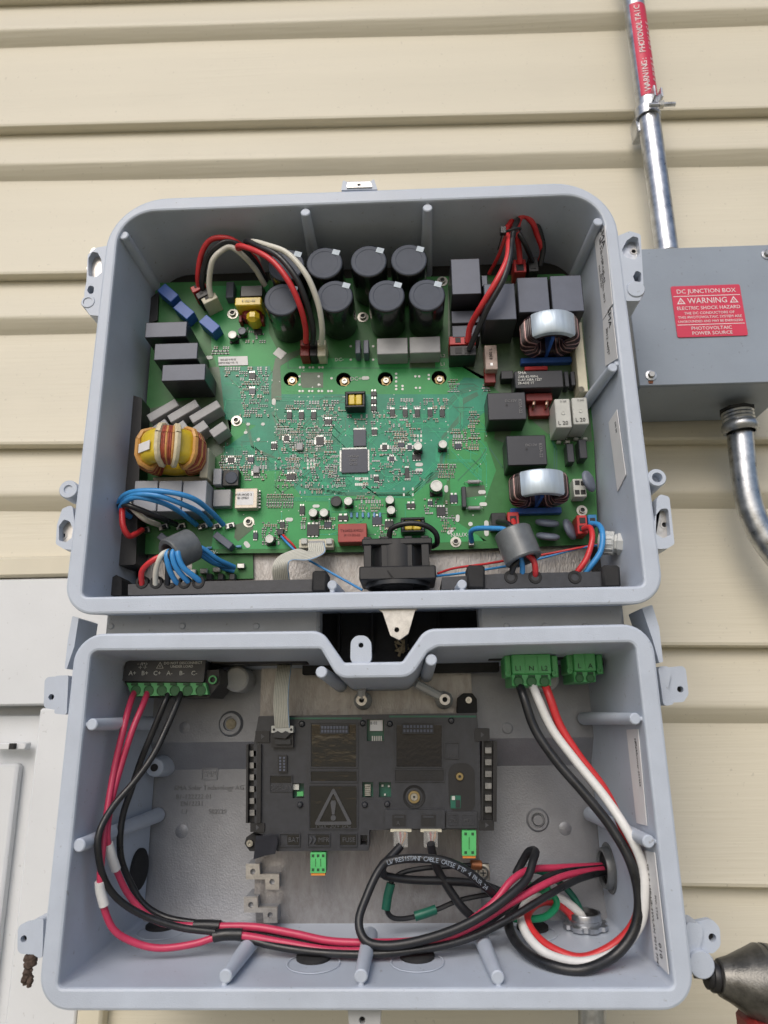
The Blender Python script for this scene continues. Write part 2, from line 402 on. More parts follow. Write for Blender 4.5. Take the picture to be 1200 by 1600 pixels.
MB().lathe([(.0001, .01), (.0042, .01), (.0045, 0), (.0074, 0), (.0080, .001), (.0080, .03)], P(1027, 746, .0), (0, 1, 0), 20).build('boss', HOUS, uh)
ear2(uh, [(1026, 780), (1031, 772), (1046, 776), (1054, 850), (1043, 857), (1024, 858)], [(1021, 822), (1024, 806), (1033, 795), (1044, 794), (1048, 836), (1036, 841), (1026, 835)], (1038, 820, 4), ALU2)
# top and bottom tabs
ear(uh, [(533, 297), (536, 281), (541, 284), (580, 283), (584, 279), (590, 296)], .01, .04, rad=.001)
ear(uh, [(541, 293), (543, 285), (579, 284), (582, 292)], .0085, .012, (561, 289, 3), name='screw_seat', m=ALU2, rad=.001)
ear(uh, [(580, 945), (660, 945), (648, 955), (638, 990), (624, 1000), (610, 993), (598, 957)], .006, .012, (620, 984, 4), name='bottom_tab', m=ALU2, rad=.002)
# bare cast strip below the board
q0, q1 = P(220, 858, .094), P(925, 905, .094)
MB().box(((q0.x+q1.x)/2, .0945, (q0.z+q1.z)/2-.008), ((q1.x-q0.x)/2, .002, (q0.z-q1.z)/2+.010), .0005).build('cast_floor', ALU, uh)
# gap casting between the two enclosures
gp = thing('back_casting', 'grey cast spine seen in the gap between the two enclosures', 'casting', (-.04, .1, .08))
for x0_, x1_ in ((-.272, P(508, 975, .08).x), (P(742, 975, .08).x, .186)): MB().box(((x0_+x1_)/2, .050, .078), ((x1_-x0_)/2, .012, .018), .003).build('spine', CASTIN, gp)
z0 = P(600, 975, .13).z
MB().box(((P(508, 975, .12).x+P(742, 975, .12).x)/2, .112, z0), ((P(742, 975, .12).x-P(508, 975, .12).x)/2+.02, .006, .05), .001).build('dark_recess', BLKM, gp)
for i in range(4):
    MB().box((P(530+52*i, 975, .10).x, .1015, z0), (.0012, .006, .03), .0003).build('fin', BLKM, gp)
for px in (172, 284, 400, 792, 852, 915):
    q = P(px, 978, .036)
    MB().lathe([(0, 0), (.0022, .0), (.003, .001), (.003, .01)], (q.x, .0365, q.z), (0, 1, 0), 14).build('stud', CASTIN, gp)
for pl in ([(113, 962), (123, 966), (116, 1010), (104, 1046), (101, 1044), (106, 1000)], [(1003, 950), (1019, 945), (1030, 980), (1036, 1034), (1030, 1036), (1020, 1000)]):
    e = ear(gp, pl, .02, .06, name='side_wing', rad=.001)

# ---------------------------------------------------------------- lower enclosure
lh = thing('connection_enclosure', 'open light grey cast lower enclosure with the cable terminals', 'enclosure', (-.04, .17, -.205))
LX0, LX1, LZ0, LZ1 = -.2815, .1975, -.205, .070
n_out = [(.0143, .0690), (.0035, .0625), (-.0105, .0427), (-.0540, .0427), (-.0700, .0640), (-.0780, .0690)]
out_l = rounded([(LX0, LZ0), (LX1, LZ0), (LX1-.001, LZ1)]+[(.0120, .0690), (-.0075, .0427), (-.0550, .0427), (-.0735, .0690)]+[(LX0+.001, LZ1)], [.024, .024, .024, .016, .003, .003, .016, .024], 9)
in_l = rounded([(-.2670, -.1900), (.1830, -.1905), (.1815, .0550)]+[(.0215, .0540), (.0135, .0500), (-.0005, .0300), (-.0600, .0300), (-.0745, .0540)]+[(-.2660, .0556)], [.004, .004, .006, .008, .006, .016, .014, .003, .006], 7)
LB = .15
def dr_l(p):
    cx, cz = -.0425, -.07
    return [(cx+(x-cx)*(1-.0095/.2245), cz+(z-cz)*(1-.0085/.12)) for x, z in p]
sh_l, ib_l = shell(out_l, in_l, LB, dr_l, .012, 'shell', HOUS, lh)
# stepped back wall
def zprof(l): return [(P(600, y, d).z, d) for y, d in l]
pr = zprof([(1015, .136), (1156, .136), (1199, .152), (1390, .152), (1432, .146), (1475, .142)])
def extrude_x(prof, x0, x1, name, m, parent, cap=None):
    mb = MB(); n = len(prof); vs = [(x0, d, z) for z, d in prof]+[(x1, d, z) for z, d in prof]
    if cap: vs += [(x0, cap, z) for z, d in prof]+[(x1, cap, z) for z, d in prof]
    fs = [(i, i+1, n+i+1, n+i) for i in range(n-1)]
    if cap:
        fs += [(2*n+i, 2*n+i+1, i+1, i) for i in range(n-1)]+[(n+i, n+i+1, 3*n+i+1, 3*n+i) for i in range(n-1)]
        fs += [(0, n, 3*n, 2*n), (n-1, 2*n-1, 4*n-1, 3*n-1)]
    return mb.add(vs, fs).build(name, m, parent, 30)
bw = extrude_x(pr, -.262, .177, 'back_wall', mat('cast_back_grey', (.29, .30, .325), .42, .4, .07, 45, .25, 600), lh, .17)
cp = zprof([(1010, .127), (1392, .127), (1438, .139), (1452, .1395)])
xa, xb = P(402, 1250, .127).x, P(745, 1250, .127).x
plate = extrude_x(cp, xa, xb, 'raised_plate', ALU, lh, .16)
# cast details on the back wall
def ringdot(px, py, d, ro, name='boss', inner=None, m=None, hh=.003):
    k = sc(px, py, d); q = P(px, py, d)
    prf = [(ro*k*1.25, 0), (ro*k, hh)]
    prf += [(inner*k, hh), (inner*k*.92, -.002+hh*.2), (0, -.002+hh*.2)] if inner else [(0, hh)]
    return MB().lathe(prf, (q.x, d+.0005, q.z), (0, -1, 0), 22).build(name, m or MATS['cast_back_grey'], lh)
ringdot(288, 1137, .136, 8, hh=.0008); ringdot(361, 1131, .136, 16, inner=11, hh=.004); MB().cyl(P(361, 1131, .134), P(361, 1131, .136), .0052, b=.0008).build('bolt_head', WOOD, lh)
q = P(243, 1199, .125); MB().cyl((q.x, .122, q.z), (q.x, .155, q.z), .0085, .011, 22, .001).build('boss', HOUS, lh); MB().cyl((q.x, .1205, q.z), (q.x, .124, q.z), .0035, n=14).build('boss_hole', BLKM, lh)
ringdot(840, 1281, .152, 15, inner=11, hh=.003); ringdot(840, 1281, .152, 7.5, hh=.004); ringdot(883, 1295, .152, 9, hh=.001); ringdot(284, 1299, .152, 9, hh=.001)
ringdot(793, 1138, .136, 8, inner=6, hh=.001)
for px, py in ((565, 1094), (695, 1093)):
    q = P(px, py, .105); k = sc(px, py, .105)
    MB().lathe([(9*k, 0), (9*k, .002), (13*k, .005), (15*k, .03)], (q.x, .105, q.z), (0, 1, 0), 24).build('standoff', CASTIN, lh)
    MB().lathe([(3.6*k, .006), (4*k, 0), (8.4*k, 0), (9*k, .001), (9*k, .004)], (q.x, .1035, q.z), (0, 1, 0), 24).build('bushing', ALU2, lh)
    MB().cyl((q.x, .107, q.z), (q.x, .110, q.z), 4*k, n=14).build('bushing_hole', BLKM, lh)
a, b = P(650, 1068, .1), P(688, 1088, .108)
MB().tube([a, b], .004, 8).build('rib', CASTIN, lh)
a, b = P(565, 1075, .1), P(565, 1088, .108)
MB().tube([a, b], .004, 8).build('rib', CASTIN, lh)
for px, py, r, d1, lean in ((143, 1132, 9, .1, (.014, 0)), (123, 1321, 10, .15, (.012, .004)), (352, 1526, 10.5, .075, (.006, .006)), (564, 1526, 10.5, .085, (.002, .006)), (778, 1528, 10.5, .075, (-.005, .006)), (993, 1123, 9, .13, (-.012, 0)), (1014, 1315, 10, .14, (-.012, .003)), (502, 1050, 9, .127, (.004, -.006)), (674, 1031, 9, .127, (-.002, -.006))):
    post(lh, px, py, r, d1, lean=lean, grow=1.35)
for px, py, w, h_ in ((131, 1132, 12, 6), (110, 1322, 12, 6), (350, 1541, 7, 10), (564, 1541, 7, 10), (779, 1542, 7, 10), (1006, 1123, 12, 6), (1030, 1315, 12, 6)):
    k = sc(px, py, .004); c = P(px, py, .004)
    MB().box((c.x, .029, c.z), (w*k*.6, .0255, h_*k*.6), .001).build('post_web', HOUS, lh)
# knock-out plugs in the side and bottom walls
BZ = lambda d: -.190+.0085*d/.15
nb = V((0, -.0085, .15)).normalized()
pb = V((0, 0, -.190))
for px, py, rx, ry in ((252, 1448, 32, 11), (490, 1497, 30, 11), (652, 1495, 30, 11), (832, 1450, 18, 10)):
    q = hit(px, py, pb, nb)
    MB().lathe([(0, .003), (.0125, .003), (.0140, .002), (.0140, -.001)], q, nb, 24).build('knockout_plug', BLKM, lh)
    q2 = hit(px, py+8, pb, nb)
    MB().lathe([(.020, .0003), (.0205, .0007), (.0212, .0007), (.0217, .0002)], q2, nb, 36).build('knockout_ring', HOUS, lh)
plx = V((-.2665, 0, 0)); nlx = V((.15, -.0095, 0)).normalized()
q = hit(216, 1358, plx, nlx)
MB().lathe([(0, .003), (.0165, .003), (.018, .002), (.018, -.001)], q, nlx, 24).build('knockout_plug', BLKM, lh)
prx = V((.1822, 0, 0)); nrx = V((-.15, -.0095, 0)).normalized()
# ears of the lower housing
ear(lh, [(70, 1058), (106, 1056), (104, 1112), (68, 1106)], .03, .036, (80, 1089, 4.5), name='mount_tab', rad=.004)
ear(lh, [(84, 1056), (107, 1055), (104, 1117), (83, 1115), (95, 1090)], .026, .05, rad=.002)
ear(lh, [(28, 1445), (48, 1440), (66, 1452), (62, 1492), (27, 1490)], .03, .036, (37, 1467, 5), name='mount_tab', rad=.005)
ear(lh, [(45, 1440), (68, 1435), (66, 1500), (52, 1492), (55, 1470)], .026, .05, rad=.002)
ear(lh, [(1040, 1043), (1071, 1040), (1076, 1085), (1068, 1097), (1046, 1098)], .03, .036, (1063, 1077, 5), name='mount_tab', rad=.004)
ear(lh, [(1028, 1041), (1046, 1041), (1048, 1055), (1044, 1075), (1055, 1100), (1037, 1104)], .026, .05, rad=.003)
ear(lh, [(1080, 1442), (1112, 1435), (1125, 1450), (1126, 1478), (1115, 1490), (1090, 1488)], .03, .036, (1113, 1465, 6), name='mount_tab', rad=.006)
ear(lh, [(1072, 1440), (1098, 1443), (1098, 1462), (1094, 1480), (1100, 1500), (1078, 1512)], .026, .05, rad=.003)
MB().lathe([(0, 0), (.009, 0), (.0098, .001), (.0098, .03)], P(1097, 1508, .022), (0, 1, 0), 20).build('boss', HOUS, lh)
ear(lh, [(543, 1570), (596, 1570), (592, 1640), (548, 1640)], .012, .03, (566, 1594, 5), name='mount_tab', m=CASTIN, rad=.002)
ear(lh, [(547, 1040), (548, 1002), (556, 993), (572, 993), (580, 1003), (581, 1040)], .003, .012, (564, 1008, 4), name='lock_tab', rad=.007)
# cast lettering
CAST = MATS['cast_back_grey']
lg = P(328, 1209, .152); k = sc(328, 1209, .152)
for hw, hh, dx, dz in ((12, .8, 0, 8), (12, .8, 0, -8), (.8, 8, 12, 0), (.8, 8, -12, 0)):
    MB().box((lg.x+dx*k, .1515, lg.z+dz*k), (hw*k, .0008, hh*k), .0002).build('cast_frame_bar', CAST, lh)
text(lh, 'cast_lettering', 'SMA', 328, 1209, .152, 11, CAST, ex=.0011)
CASTD = mat('cast_letter_shade', (.24, .245, .255), .5, .3, .05, 45)
for s, px, py, sz in (('SMA Solar Technology AG', 327, 1231, 10), ('81-122222 01', 303, 1245, 10), ('EN12231', 300, 1256, 9.5), ('1.1', 288, 1268, 9.5), ('502229', 340, 1268, 9.5)):
    text(lh, 'cast_lettering', s, px, py, .152, sz, CASTD, ex=.0009)
# black strip along the top wall and clips
MB().box(((P(340, 1040, .1).x+P(485, 1040, .1).x)/2, .105, P(400, 1030, .1).z), ((P(485, 1040, .1).x-P(340, 1040, .1).x)/2, .03, .006), .001).build('black_strip', BLK, lh)
MB().box(((P(760, 1030, .1).x+P(940, 1030, .1).x)/2, .110, P(850, 1020, .1).z), ((P(940, 1030, .1).x-P(760, 1030, .1).x)/2, .03, .007), .001).build('black_strip', BLK, lh)
for px, py in ((374, 1062), (850, 1060)):
    q = P(px, py, .115); MB().cyl((q.x, .10, q.z), (q.x, .14, q.z), .012, n=20, b=.002).build('clip_boss', CASTIN, lh)
# machined stepped lugs
for px, py in ((408, 1370), (405, 1422)):
    lugm = xz([(px-24, py-20), (px-3, py-20), (px-2, py-4), (px+28, py-4), (px+28, py+20), (px+7, py+20), (px+6, py+4), (px-24, py+4)], .115)
    if True: lugm = lugm[::-1]
    hs = []
    for hx, hy in ((px-13, py-8), (px+17, py+8)):
        c = P(hx, hy, .115); hs.append(circ(c.x, c.z, 4.2*sc(px, py, .115), 14)[::-1])
    lg_ = MB().prism(lugm, .115, .119, holes=hs).build('stepped_lug', ALU2, lh, 30); MB().prism(offset(lugm, .0004), .119, .150).build('lug_body', CAST, lg_, 30)  # body coloured darker to stand in for shadow on the lug's sides
    for h in hs:
        cx = sum(p[0] for p in h)/14; cz = sum(p[1] for p in h)/14
        MB().cyl((cx, .122, cz), (cx, .126, cz), .0035, n=12).build('lug_hole', BLKM, lg_)
# ================================================================ the circuit board and what is soldered to it
B = .083
GRN = mat('solder_mask_green', (.05, .20, .06), .38, 0, .12, 35, .05, 900, spec=.3)
GRN2 = mat('bright_copper_green', (.045, .335, .10), .4, 0, .10, 30, .04, 900, spec=.35)
TEAL = mat('teal_inner_green', (.025, .285, .17), .36, 0, .14, 40, .06, 1200, spec=.35)
DKG = mat('bare_dark_green', (.07, .13, .065), .35, 0, .15, 60)
TRC = mat('trace_green', (.04, .42, .22), .36, 0, .1, 60, spec=.35)
TRD = mat('trace_dark', (.03, .17, .09), .35, 0, .1, 60)
PAD = mat('solder_white', (.62, .63, .60), .45, .3, .1, 200)
SILK = mat('silkscreen_white', (.72, .73, .70), .6)
TIN = mat('tinned_metal', (.62, .62, .60), .3, .9, .15, 400)
CHIP = mat('chip_black', (.022, .024, .028), .4, 0, .1, 300, .05, 2000)
CHIPB = mat('chip_blue_black', (.03, .038, .065), .3, 0, .1, 300)
TAN = mat('ceramic_tan', (.34, .26, .17), .5, 0, .2, 300)
CAPT = mat('capacitor_top', (.07, .082, .11), .55, .0, .06, 120, .04, 800, spec=.3)
CAPS = mat('capacitor_sleeve', (.014, .015, .017), .25, 0, .1, 120, coat=.4)
FILM = mat('film_capacitor_slate', (.10, .115, .16), .42, 0, .06, 60, .05, 900)  # slate lightened to carry the sky reflection on component tops
FILMD = mat('film_capacitor_dark', (.035, .037, .045), .34, 0, .06, 60, .05, 900)
FILMG = mat('film_capacitor_grey', (.34, .345, .355), .42, 0, .06, 90, .06, 900)
FILML = mat('film_capacitor_pale', (.36, .375, .41), .45, 0, .05, 90, .06, 900)
BLUE = mat('blue_plastic', (.035, .115, .42), .4, 0, .08, 90)
RED = mat('red_plastic', (.52, .035, .035), .38, 0, .08, 90)
DRED = mat('dark_red_plastic', (.22, .022, .02), .42, 0, .1, 90)
IVORY = mat('ivory_plastic', (.60, .57, .44), .42, 0, .06, 90)
YEL = mat('yellow_tape', (.68, .50, .03), .32, 0, .1, 60, .3, 120, coat=.3)
WHITE = mat('white_label', (.74, .74, .75), .5, 0, .03, 60)
INK = mat('black_ink', (.02, .02, .022), .6)
INKG = mat('grey_print', (.22, .22, .23), .6)
RELAY = mat('relay_black', (.022, .023, .028), .36, 0, .08, 80, .05, 1200)
LGREY = mat('relay_light_grey', (.52, .53, .50), .45, 0, .05, 80)
SILV = mat('silver_foil', (.62, .72, .82), .42, .55, .14, 60, .5, 160, stretch=(1, 1, .15))
FERR = mat('ferrite_grey', (.16, .172, .18), .38, .2, .12, 90, .1, 900, coat=.2)
DISC = mat('varistor_slate', (.17, .195, .25), .5, 0, .08, 120, .1, 900)
CUR = mat('enamel_copper_red', (.42, .09, .05), .3, .3, .2, 300)
CUP = mat('enamel_dark_plum', (.035, .018, .022), .3, .2, .2, 400)
CUP2 = mat('enamel_pink', (.50, .30, .29), .3, .2, .2, 400)
ORNG = mat('orange_sleeve', (.62, .33, .10), .4, 0, .12, 200)
CREAMT = mat('cream_tape', (.66, .58, .40), .5, 0, .1, 200)
PINKW = mat('pinkish_relay', (.55, .43, .38), .5, 0, .18, 150)

pcb = thing('circuit_board', 'large green power circuit board crowded with components in the upper enclosure', 'circuit board', (-.045, B, .155))
pin = P(0, 0, B)
outl = xz([(244, 442), (500, 436), (690, 432), (880, 428), (906, 440), (920, 500), (935, 850), (790, 856), (600, 862), (219, 866), (228, 640)], B)[::-1]
holes = []
HOLES = [(455, 592, 12), (537, 593, 12), (602, 592, 12), (686, 590, 12)]
for px, py, r in HOLES:
    c = P(px, py, B); holes.append(circ(c.x, c.z, r*sc(px, py, B), 20)[::-1])
MB().prism(outl, B, B+.0018, holes=holes).build('board', GRN, pcb)
for px, py, r in HOLES:
    c = P(px+1, py+1, B); k = sc(px, py, B)
    st = MB().lathe([(0, .002), (3*k, .002), (3.5*k, 0), (8.2*k, 0), (8.6*k, .001), (8.6*k, .006)], (c.x, B+.0035, c.z), (0, 1, 0), 6).build('brass_standoff', BRASS, pcb, 20)
    MB().lathe([(0, .0012), (2.0*k, .0012), (2.2*k, .0), (4.4*k, 0), (4.9*k, .0008), (4.9*k, .003)], (c.x, B+.0015, c.z), (0, 1, 0), 14).build('screw', SCREW, st)
def sheet(l, lift, m, name='copper_area', parent=pcb, d=None):
    d = B if d is None else d
    pl = xz(l, d)
    if sum(pl[i][0]*pl[(i+1) % len(pl)][1]-pl[(i+1) % len(pl)][0]*pl[i][1] for i in range(len(pl))) < 0: pl = pl[::-1]
    hs = []
    for hx, hy, hr in HOLES:
        inside = False; n = len(l)
        for i in range(n):
            (x1, y1), (x2, y2) = l[i], l[i-1]
            if (y1 > hy) != (y2 > hy) and hx < (x2-x1)*(hy-y1)/(y2-y1)+x1: inside = not inside
        if inside and parent is pcb: c = P(hx, hy, B); hs.append(circ(c.x, c.z, hr*sc(hx, hy, B), 20)[::-1])
    return MB().prism(pl, d-lift, d-lift+.00006, holes=hs).build(name, m, parent)
sheet([(330, 447), (420, 445), (420, 520), (440, 560), (560, 560), (700, 560), (760, 590), (756, 700), (700, 740), (690, 800), (760, 845), (430, 858), (330, 858), (345, 750), (362, 690), (345, 600), (330, 540)], .00010, GRN2)
sheet([(343, 574), (422, 572), (428, 616), (700, 616), (725, 590), (762, 592), (762, 640), (700, 690), (690, 745), (620, 775), (470, 775), (440, 735), (352, 735), (352, 700), (400, 665), (352, 655)], .00018, TEAL)
sheet([(440, 560), (470, 575), (520, 572), (520, 610), (470, 612), (445, 612)], .00018, GRN2)
sheet([(470, 582), (505, 582), (505, 606), (472, 606), (470, 600)], .00024, DKG)
sheet([(700, 440), (900, 436), (912, 500), (925, 690), (870, 690), (765, 600), (700, 560)], .00010, DKG)
sheet([(855, 690), (925, 690), (932, 846), (760, 850), (712, 800), (745, 770), (860, 780)], .00010, GRN)
sheet([(228, 640), (345, 612), (362, 662), (358, 700), (326, 722), (226, 730)], .00010, DKG)
sheet([(320, 575), (342, 573), (356, 640), (330, 622)], .00016, DKG)
sheet([(440, 625), (424, 625), (424, 592), (430, 560), (470, 545), (472, 552), (438, 572)], .00024, DKG)
sheet([(690, 682), (718, 648), (718, 625), (745, 612), (748, 618), (724, 632), (724, 652), (694, 690), (690, 740), (668, 756), (662, 752), (684, 736)], .00024, TRD)
sheet([(430, 640), (445, 680), (470, 700), (510, 700), (510, 706), (466, 708), (438, 686), (424, 645)], .00024, TRD)
sheet([(700, 690), (760, 690), (775, 735), (755, 790), (705, 790)], .00016, GRN2)
for l in ([(723, 762), (757, 758), (760, 774), (724, 778)], [(368, 820), (392, 812), (396, 826), (372, 846), (366, 840)], [(775, 660), (800, 670), (792, 694), (772, 686)], [(640, 566), (680, 566), (680, 576), (640, 576)]):
    sheet(l, .0003, DKG)
# tracks, vias and pads too fine to pick apart
tr = MB(); vi = MB(); td = MB()
def track(mb, l, w, lift=.00032):
    for (x0, y0), (x1, y1) in zip(l, l[1:]):
        a, b = P(x0, y0, B-lift), P(x1, y1, B-lift); t = (b-a)
        if t.length < 1e-6: continue
        t.normalize(); n = V((-t.z, 0, t.x))*w*.5*sc(x0, y0, B)
        a -= t*w*.4*sc(x0, y0, B); b += t*w*.4*sc(x0, y0, B)
        mb.quad(a+n, b+n, b-n, a-n) if True else 0
def bundle(mb, l, n, gap, w):
    for i in range(n):
        o = (i-(n-1)/2)*gap; track(mb, [(x+o*.7, y+o*.7) for x, y in l], w)
RG = random.Random(3)
REG = [(430, 650, 620, 772, 50), (350, 690, 440, 735, 14), (600, 640, 700, 750, 22), (350, 580, 425, 650, 14), (440, 780, 690, 835, 16), (700, 600, 760, 700, 14), (700, 700, 760, 760, 10), (430, 620, 540, 680, 22)]
for x0, y0, x1, y1, n in REG:
    for _ in range(n):
        x, y = RG.uniform(x0, x1), RG.uniform(y0, y1); l = [(x, y)]; dx, dy = RG.choice([(1, 0), (-1, 0), (0, 1), (0, -1), (1, 1), (-1, 1), (1, -1), (-1, -1)])
        for s in range(RG.randint(2, 4)):
            L = RG.uniform(6, 28); x = min(max(x+dx*L, x0), x1); y = min(max(y+dy*L, y0), y1); l.append((x, y))
            if RG.random() < .6: dx, dy = RG.choice([(dx, 0), (0, dy), (dx or 1, dy or 1), (dx or -1, dy or 1)])
            if dx == 0 and dy == 0: dx = 1
        track(RG.choice([tr, tr, td]), l, RG.uniform(.7, 1.2), .00034+RG.random()*.0001)
        c = P(l[-1][0], l[-1][1], B-.0004); vi.lathe([(0, 0), (.9*sc(x, y, B), 0)], c, (0, -1, 0), 6)
bundle(tr, [(444, 700), (470, 716), (530, 716)], 5, 2.6, 1); bundle(tr, [(455, 740), (520, 760), (600, 762), (640, 740)], 5, 2.6, 1)
bundle(tr, [(575, 720), (610, 720), (640, 690), (640, 650)], 4, 2.6, 1); bundle(td, [(470, 760), (540, 772), (640, 772), (690, 730)], 3, 3, 1.3)
bundle(td, [(428, 650), (450, 672), (500, 672)], 4, 2.5, 1); bundle(td, [(690, 640), (720, 612), (745, 606)], 3, 3, 1.2)
bundle(tr, [(540, 700), (520, 680), (520, 660)], 5, 2.6, 1); bundle(tr, [(560, 742), (560, 765)], 6, 3.0, 1)
bundle(td, [(765, 700), (785, 730), (830, 735)], 1, 3, 1.6); bundle(td, [(450, 560), (450, 575), (700, 575)], 1, 3, 1.2)
bundle(td, [(860, 680), (868, 700), (868, 735)], 2, 5, 2); bundle(td, [(385, 660), (395, 700), (440, 720)], 3, 3, 1.2)
for l, n, g in (([(575, 706), (598, 706), (612, 692), (640, 692)], 7, 2.2), ([(531, 712), (508, 712), (494, 726), (470, 726)], 7, 2.2), ([(546, 741), (546, 752), (530, 768), (470, 768)], 6, 2.2), ([(570, 741), (570, 760), (590, 774), (640, 774), (676, 738)], 5, 2.4),
                ([(531, 728), (520, 728), (500, 748), (456, 748)], 6, 2.2), ([(552, 676), (530, 676), (520, 666), (470, 666)], 5, 2.2), ([(575, 690), (590, 676), (590, 656), (610, 650), (690, 650)], 4, 2.4), ([(575, 730), (600, 730), (620, 748), (660, 748), (684, 724), (684, 700), (720, 664), (720, 620)], 4, 2.4),
                ([(430, 760), (450, 780), (520, 780)], 4, 2.4), ([(365, 700), (400, 700), (420, 720), (450, 720)], 5, 2.3), ([(352, 600), (372, 600), (380, 620), (380, 650)], 3, 2.4), ([(452, 655), (452, 664), (470, 676)], 2, 3), ([(612, 652), (640, 664), (700, 664)], 5, 2.4), ([(700, 720), (740, 720), (750, 730), (750, 752)], 3, 2.6)):
    bundle(tr, l, n, g, .9)
o = tr.build('copper_tracks', TRC, pcb); o['kind'] = 'stuff'; o = td.build('dark_tracks', TRD, pcb); o['kind'] = 'stuff'
for px, py in ([(467+i*14.5, 568) for i in range(0)]+[(469, 574), (474, 574), (484, 574), (489, 574), (499, 574), (504, 574), (468, 588), (498, 588), (468, 601), (498, 601), (468, 611), (473, 611), (483, 611), (488, 611), (498, 611), (503, 611), (513, 611), (518, 611), (619, 584), (619, 590), (619, 596), (619, 603), (619, 608), (629, 603), (629, 608), (649, 588), (655, 588), (670, 586), (670, 592), (650, 606), (656, 606), (548, 541), (548, 562), (583, 541), (583, 562), (518, 591)]):
    c = P(px, py, B-.0005); vi.lathe([(0, 0), (2.0*sc(px, py, B), 0)], c, (0, -1, 0), 8)
for _ in range(70):
    px, py = RG.uniform(345, 760), RG.uniform(575, 845); vi.lathe([(0, 0), (RG.uniform(.6, 1.1)*sc(px, py, B), 0)], P(px, py, B-.0005), (0, -1, 0), 6)
for px, py, n, ph in ((481, 719, 3, 5), (556, 748, 7, 3), (556, 757, 7, 3), (648, 681, 3, 5), (648, 688, 3, 5), (631, 764, 1, 5), (645, 764, 1, 5), (631, 773, 1, 5), (645, 773, 1, 5)):
    for i in range(n):
        for j in range(3 if n == 3 and py > 700 else 1):
            vi.box(P(px+i*ph, py+j*6, B-.0004), (1.3*sc(px, py, B), .0001, 2.2*sc(px, py, B)))
o = vi.build('solder_pads', PAD, pcb); o['kind'] = 'stuff'
# white routed slots
for px, py, L, w, a in ((428, 628, 11, 6, 90), (327, 559, 11, 6, 0), (453, 1, 0, 0, 0), (655, 726, 12, 6, 0), (655, 735, 12, 6, 0), (697, 764, 12, 6, 90), (753, 769, 12, 6, 0), (755, 788, 12, 6, 0), (715, 810, 12, 6, 85), (704, 830, 13, 6, 40), (760, 819, 12, 7, 90), (760, 832, 12, 7, 90), (494, 791, 11, 5, 0), (452, 812, 12, 6, 0), (386, 851, 12, 7, -50), (388, 663, 6, 5, 0), (411, 663, 6, 5, 0), (384, 676, 6, 5, 30), (404, 687, 6, 5, 45), (452, 622, 0, 0, 0), (571, 591, 12, 6, 0), (735, 819, 7, 7, 0)):
    if L == 0: continue
    k = sc(px, py, B); c = P(px, py, B)
    MB().prism(oval(c.x, c.z, L*k/2, w*k/2, radians(a)), B-.0006, B-.0003).build('white_slot', SILK, pcb)
for s, px, py, sz in (('DC+', 556, 592, 9), ('NAUX', 717, 836, 9), ('L2', 692, 556, 8), ('L1', 692, 569, 8), ('PV-', 334, 863, 9), ('DC-', 530, 562, 8)):
    text(pcb, 'board_print', s, px, py, B-.0006, sz, SILK)
# ---- generic soldered parts
def comp(name, x0, y0, x1, y1, h, m, bev=.0006, base=None, parent=pcb, label=None):
    base = B if base is None else base; d = base-h; cx, cy = (x0+x1)/2, (y0+y1)/2
    a, b = P(x0, cy, d), P(x1, cy, d); t, u = P(cx, y0, d), P(cx, y1, d)
    o = MB().box(((a.x+b.x)/2, d+h/2, (t.z+u.z)/2), ((b.x-a.x)/2, h/2, (t.z-u.z)/2), bev).build(name, m, parent, 20)
    if label: o['label'] = label
    return o
def rcomp(name, cx, cy, L, w, ang, h, m, bev=.0006, base=None, parent=pcb):
    base = B if base is None else base; d = base-h; k = sc(cx, cy, d); c = P(cx, cy, d)
    return MB().box((c.x, d+h/2, c.z), (L*k/2, h/2, w*k/2), bev, Matrix.Rotation(-radians(ang), 3, 'Y')).build(name, m, parent, 20)
def can(cx, cy, r, h, top, side, name='capacitor', base=None, parent=pcb, mark=False, foot=None):
    base = B if base is None else base; d = base-h; k = sc(cx, cy, d); c = P(cx, cy, d); R = r*k
    o = MB().lathe([(R*.93, 0), (R*.985, .0006), (R, .0018), (R, h*.96), (R*.9, h)], (c.x, d, c.z), (0, 1, 0), 32).build(name, side, parent, 50)
    MB().lathe([(0, .0003), (R*.70, .0003), (R*.73, .0), (R*.90, .0), (R*.95, .0006)], (c.x, d-.0004, c.z), (0, 1, 0), 32).build('top', top, o, 15)
    if mark:
        MB().box((c.x+R*.62, d-.0006, c.z+R*.62), (R*.2, .0002, R*.16), .0001, Matrix.Rotation(radians(18), 3, 'Y')).build('white_mark', PALE, o)
    if foot: MB().box((c.x, base-.0008, c.z), (R*1.02, .0008, R*1.02), .0003).build('foot', BLK, o)
    return o
PALE = mat('pale_blue_mark', (.50, .58, .66), .5, 0, .1, 300)
for px, py in ((447, 414), (507, 411), (576, 408), (639, 406), (441, 468), (523, 463), (604, 462), (667, 461)):
    can(px, py, 29, .056, CAPT, CAPS, mark=True)
# blue blocks
for px, py in ((262, 457), (287, 484), (327, 506)):
    o = rcomp('blue_capacitor', px, py, 31, 17, -43, .016, BLUE)
# film capacitors, left: paler slate faces paint the sky's sheen on their tops
for x0, y0, x1, y1 in ((227, 503, 292, 527), (241, 536, 309, 562), (253, 569, 321, 595)):
    c = comp('film_capacitor', x0, y0, x1, y1, .040, FILMD); comp('capacitor_face_sheen', x0+1, y0+1, x1-1, y1-1, .0406, FILM, .0002, parent=c)
for px, py in ((254, 641), (286, 642), (320, 643)): rcomp('film_capacitor', px, py, 50, 14, 32, .020, FILMG)
for px, py in ((250, 667), (279, 669), (311, 669), (341, 671)): rcomp('film_capacitor', px, py, 26, 15, 36, .020, FILMG)
for x0, x1 in ((209, 245), (247, 283), (285, 322)): comp('film_capacitor', x0, 751, x1, 799, .030, FILML)
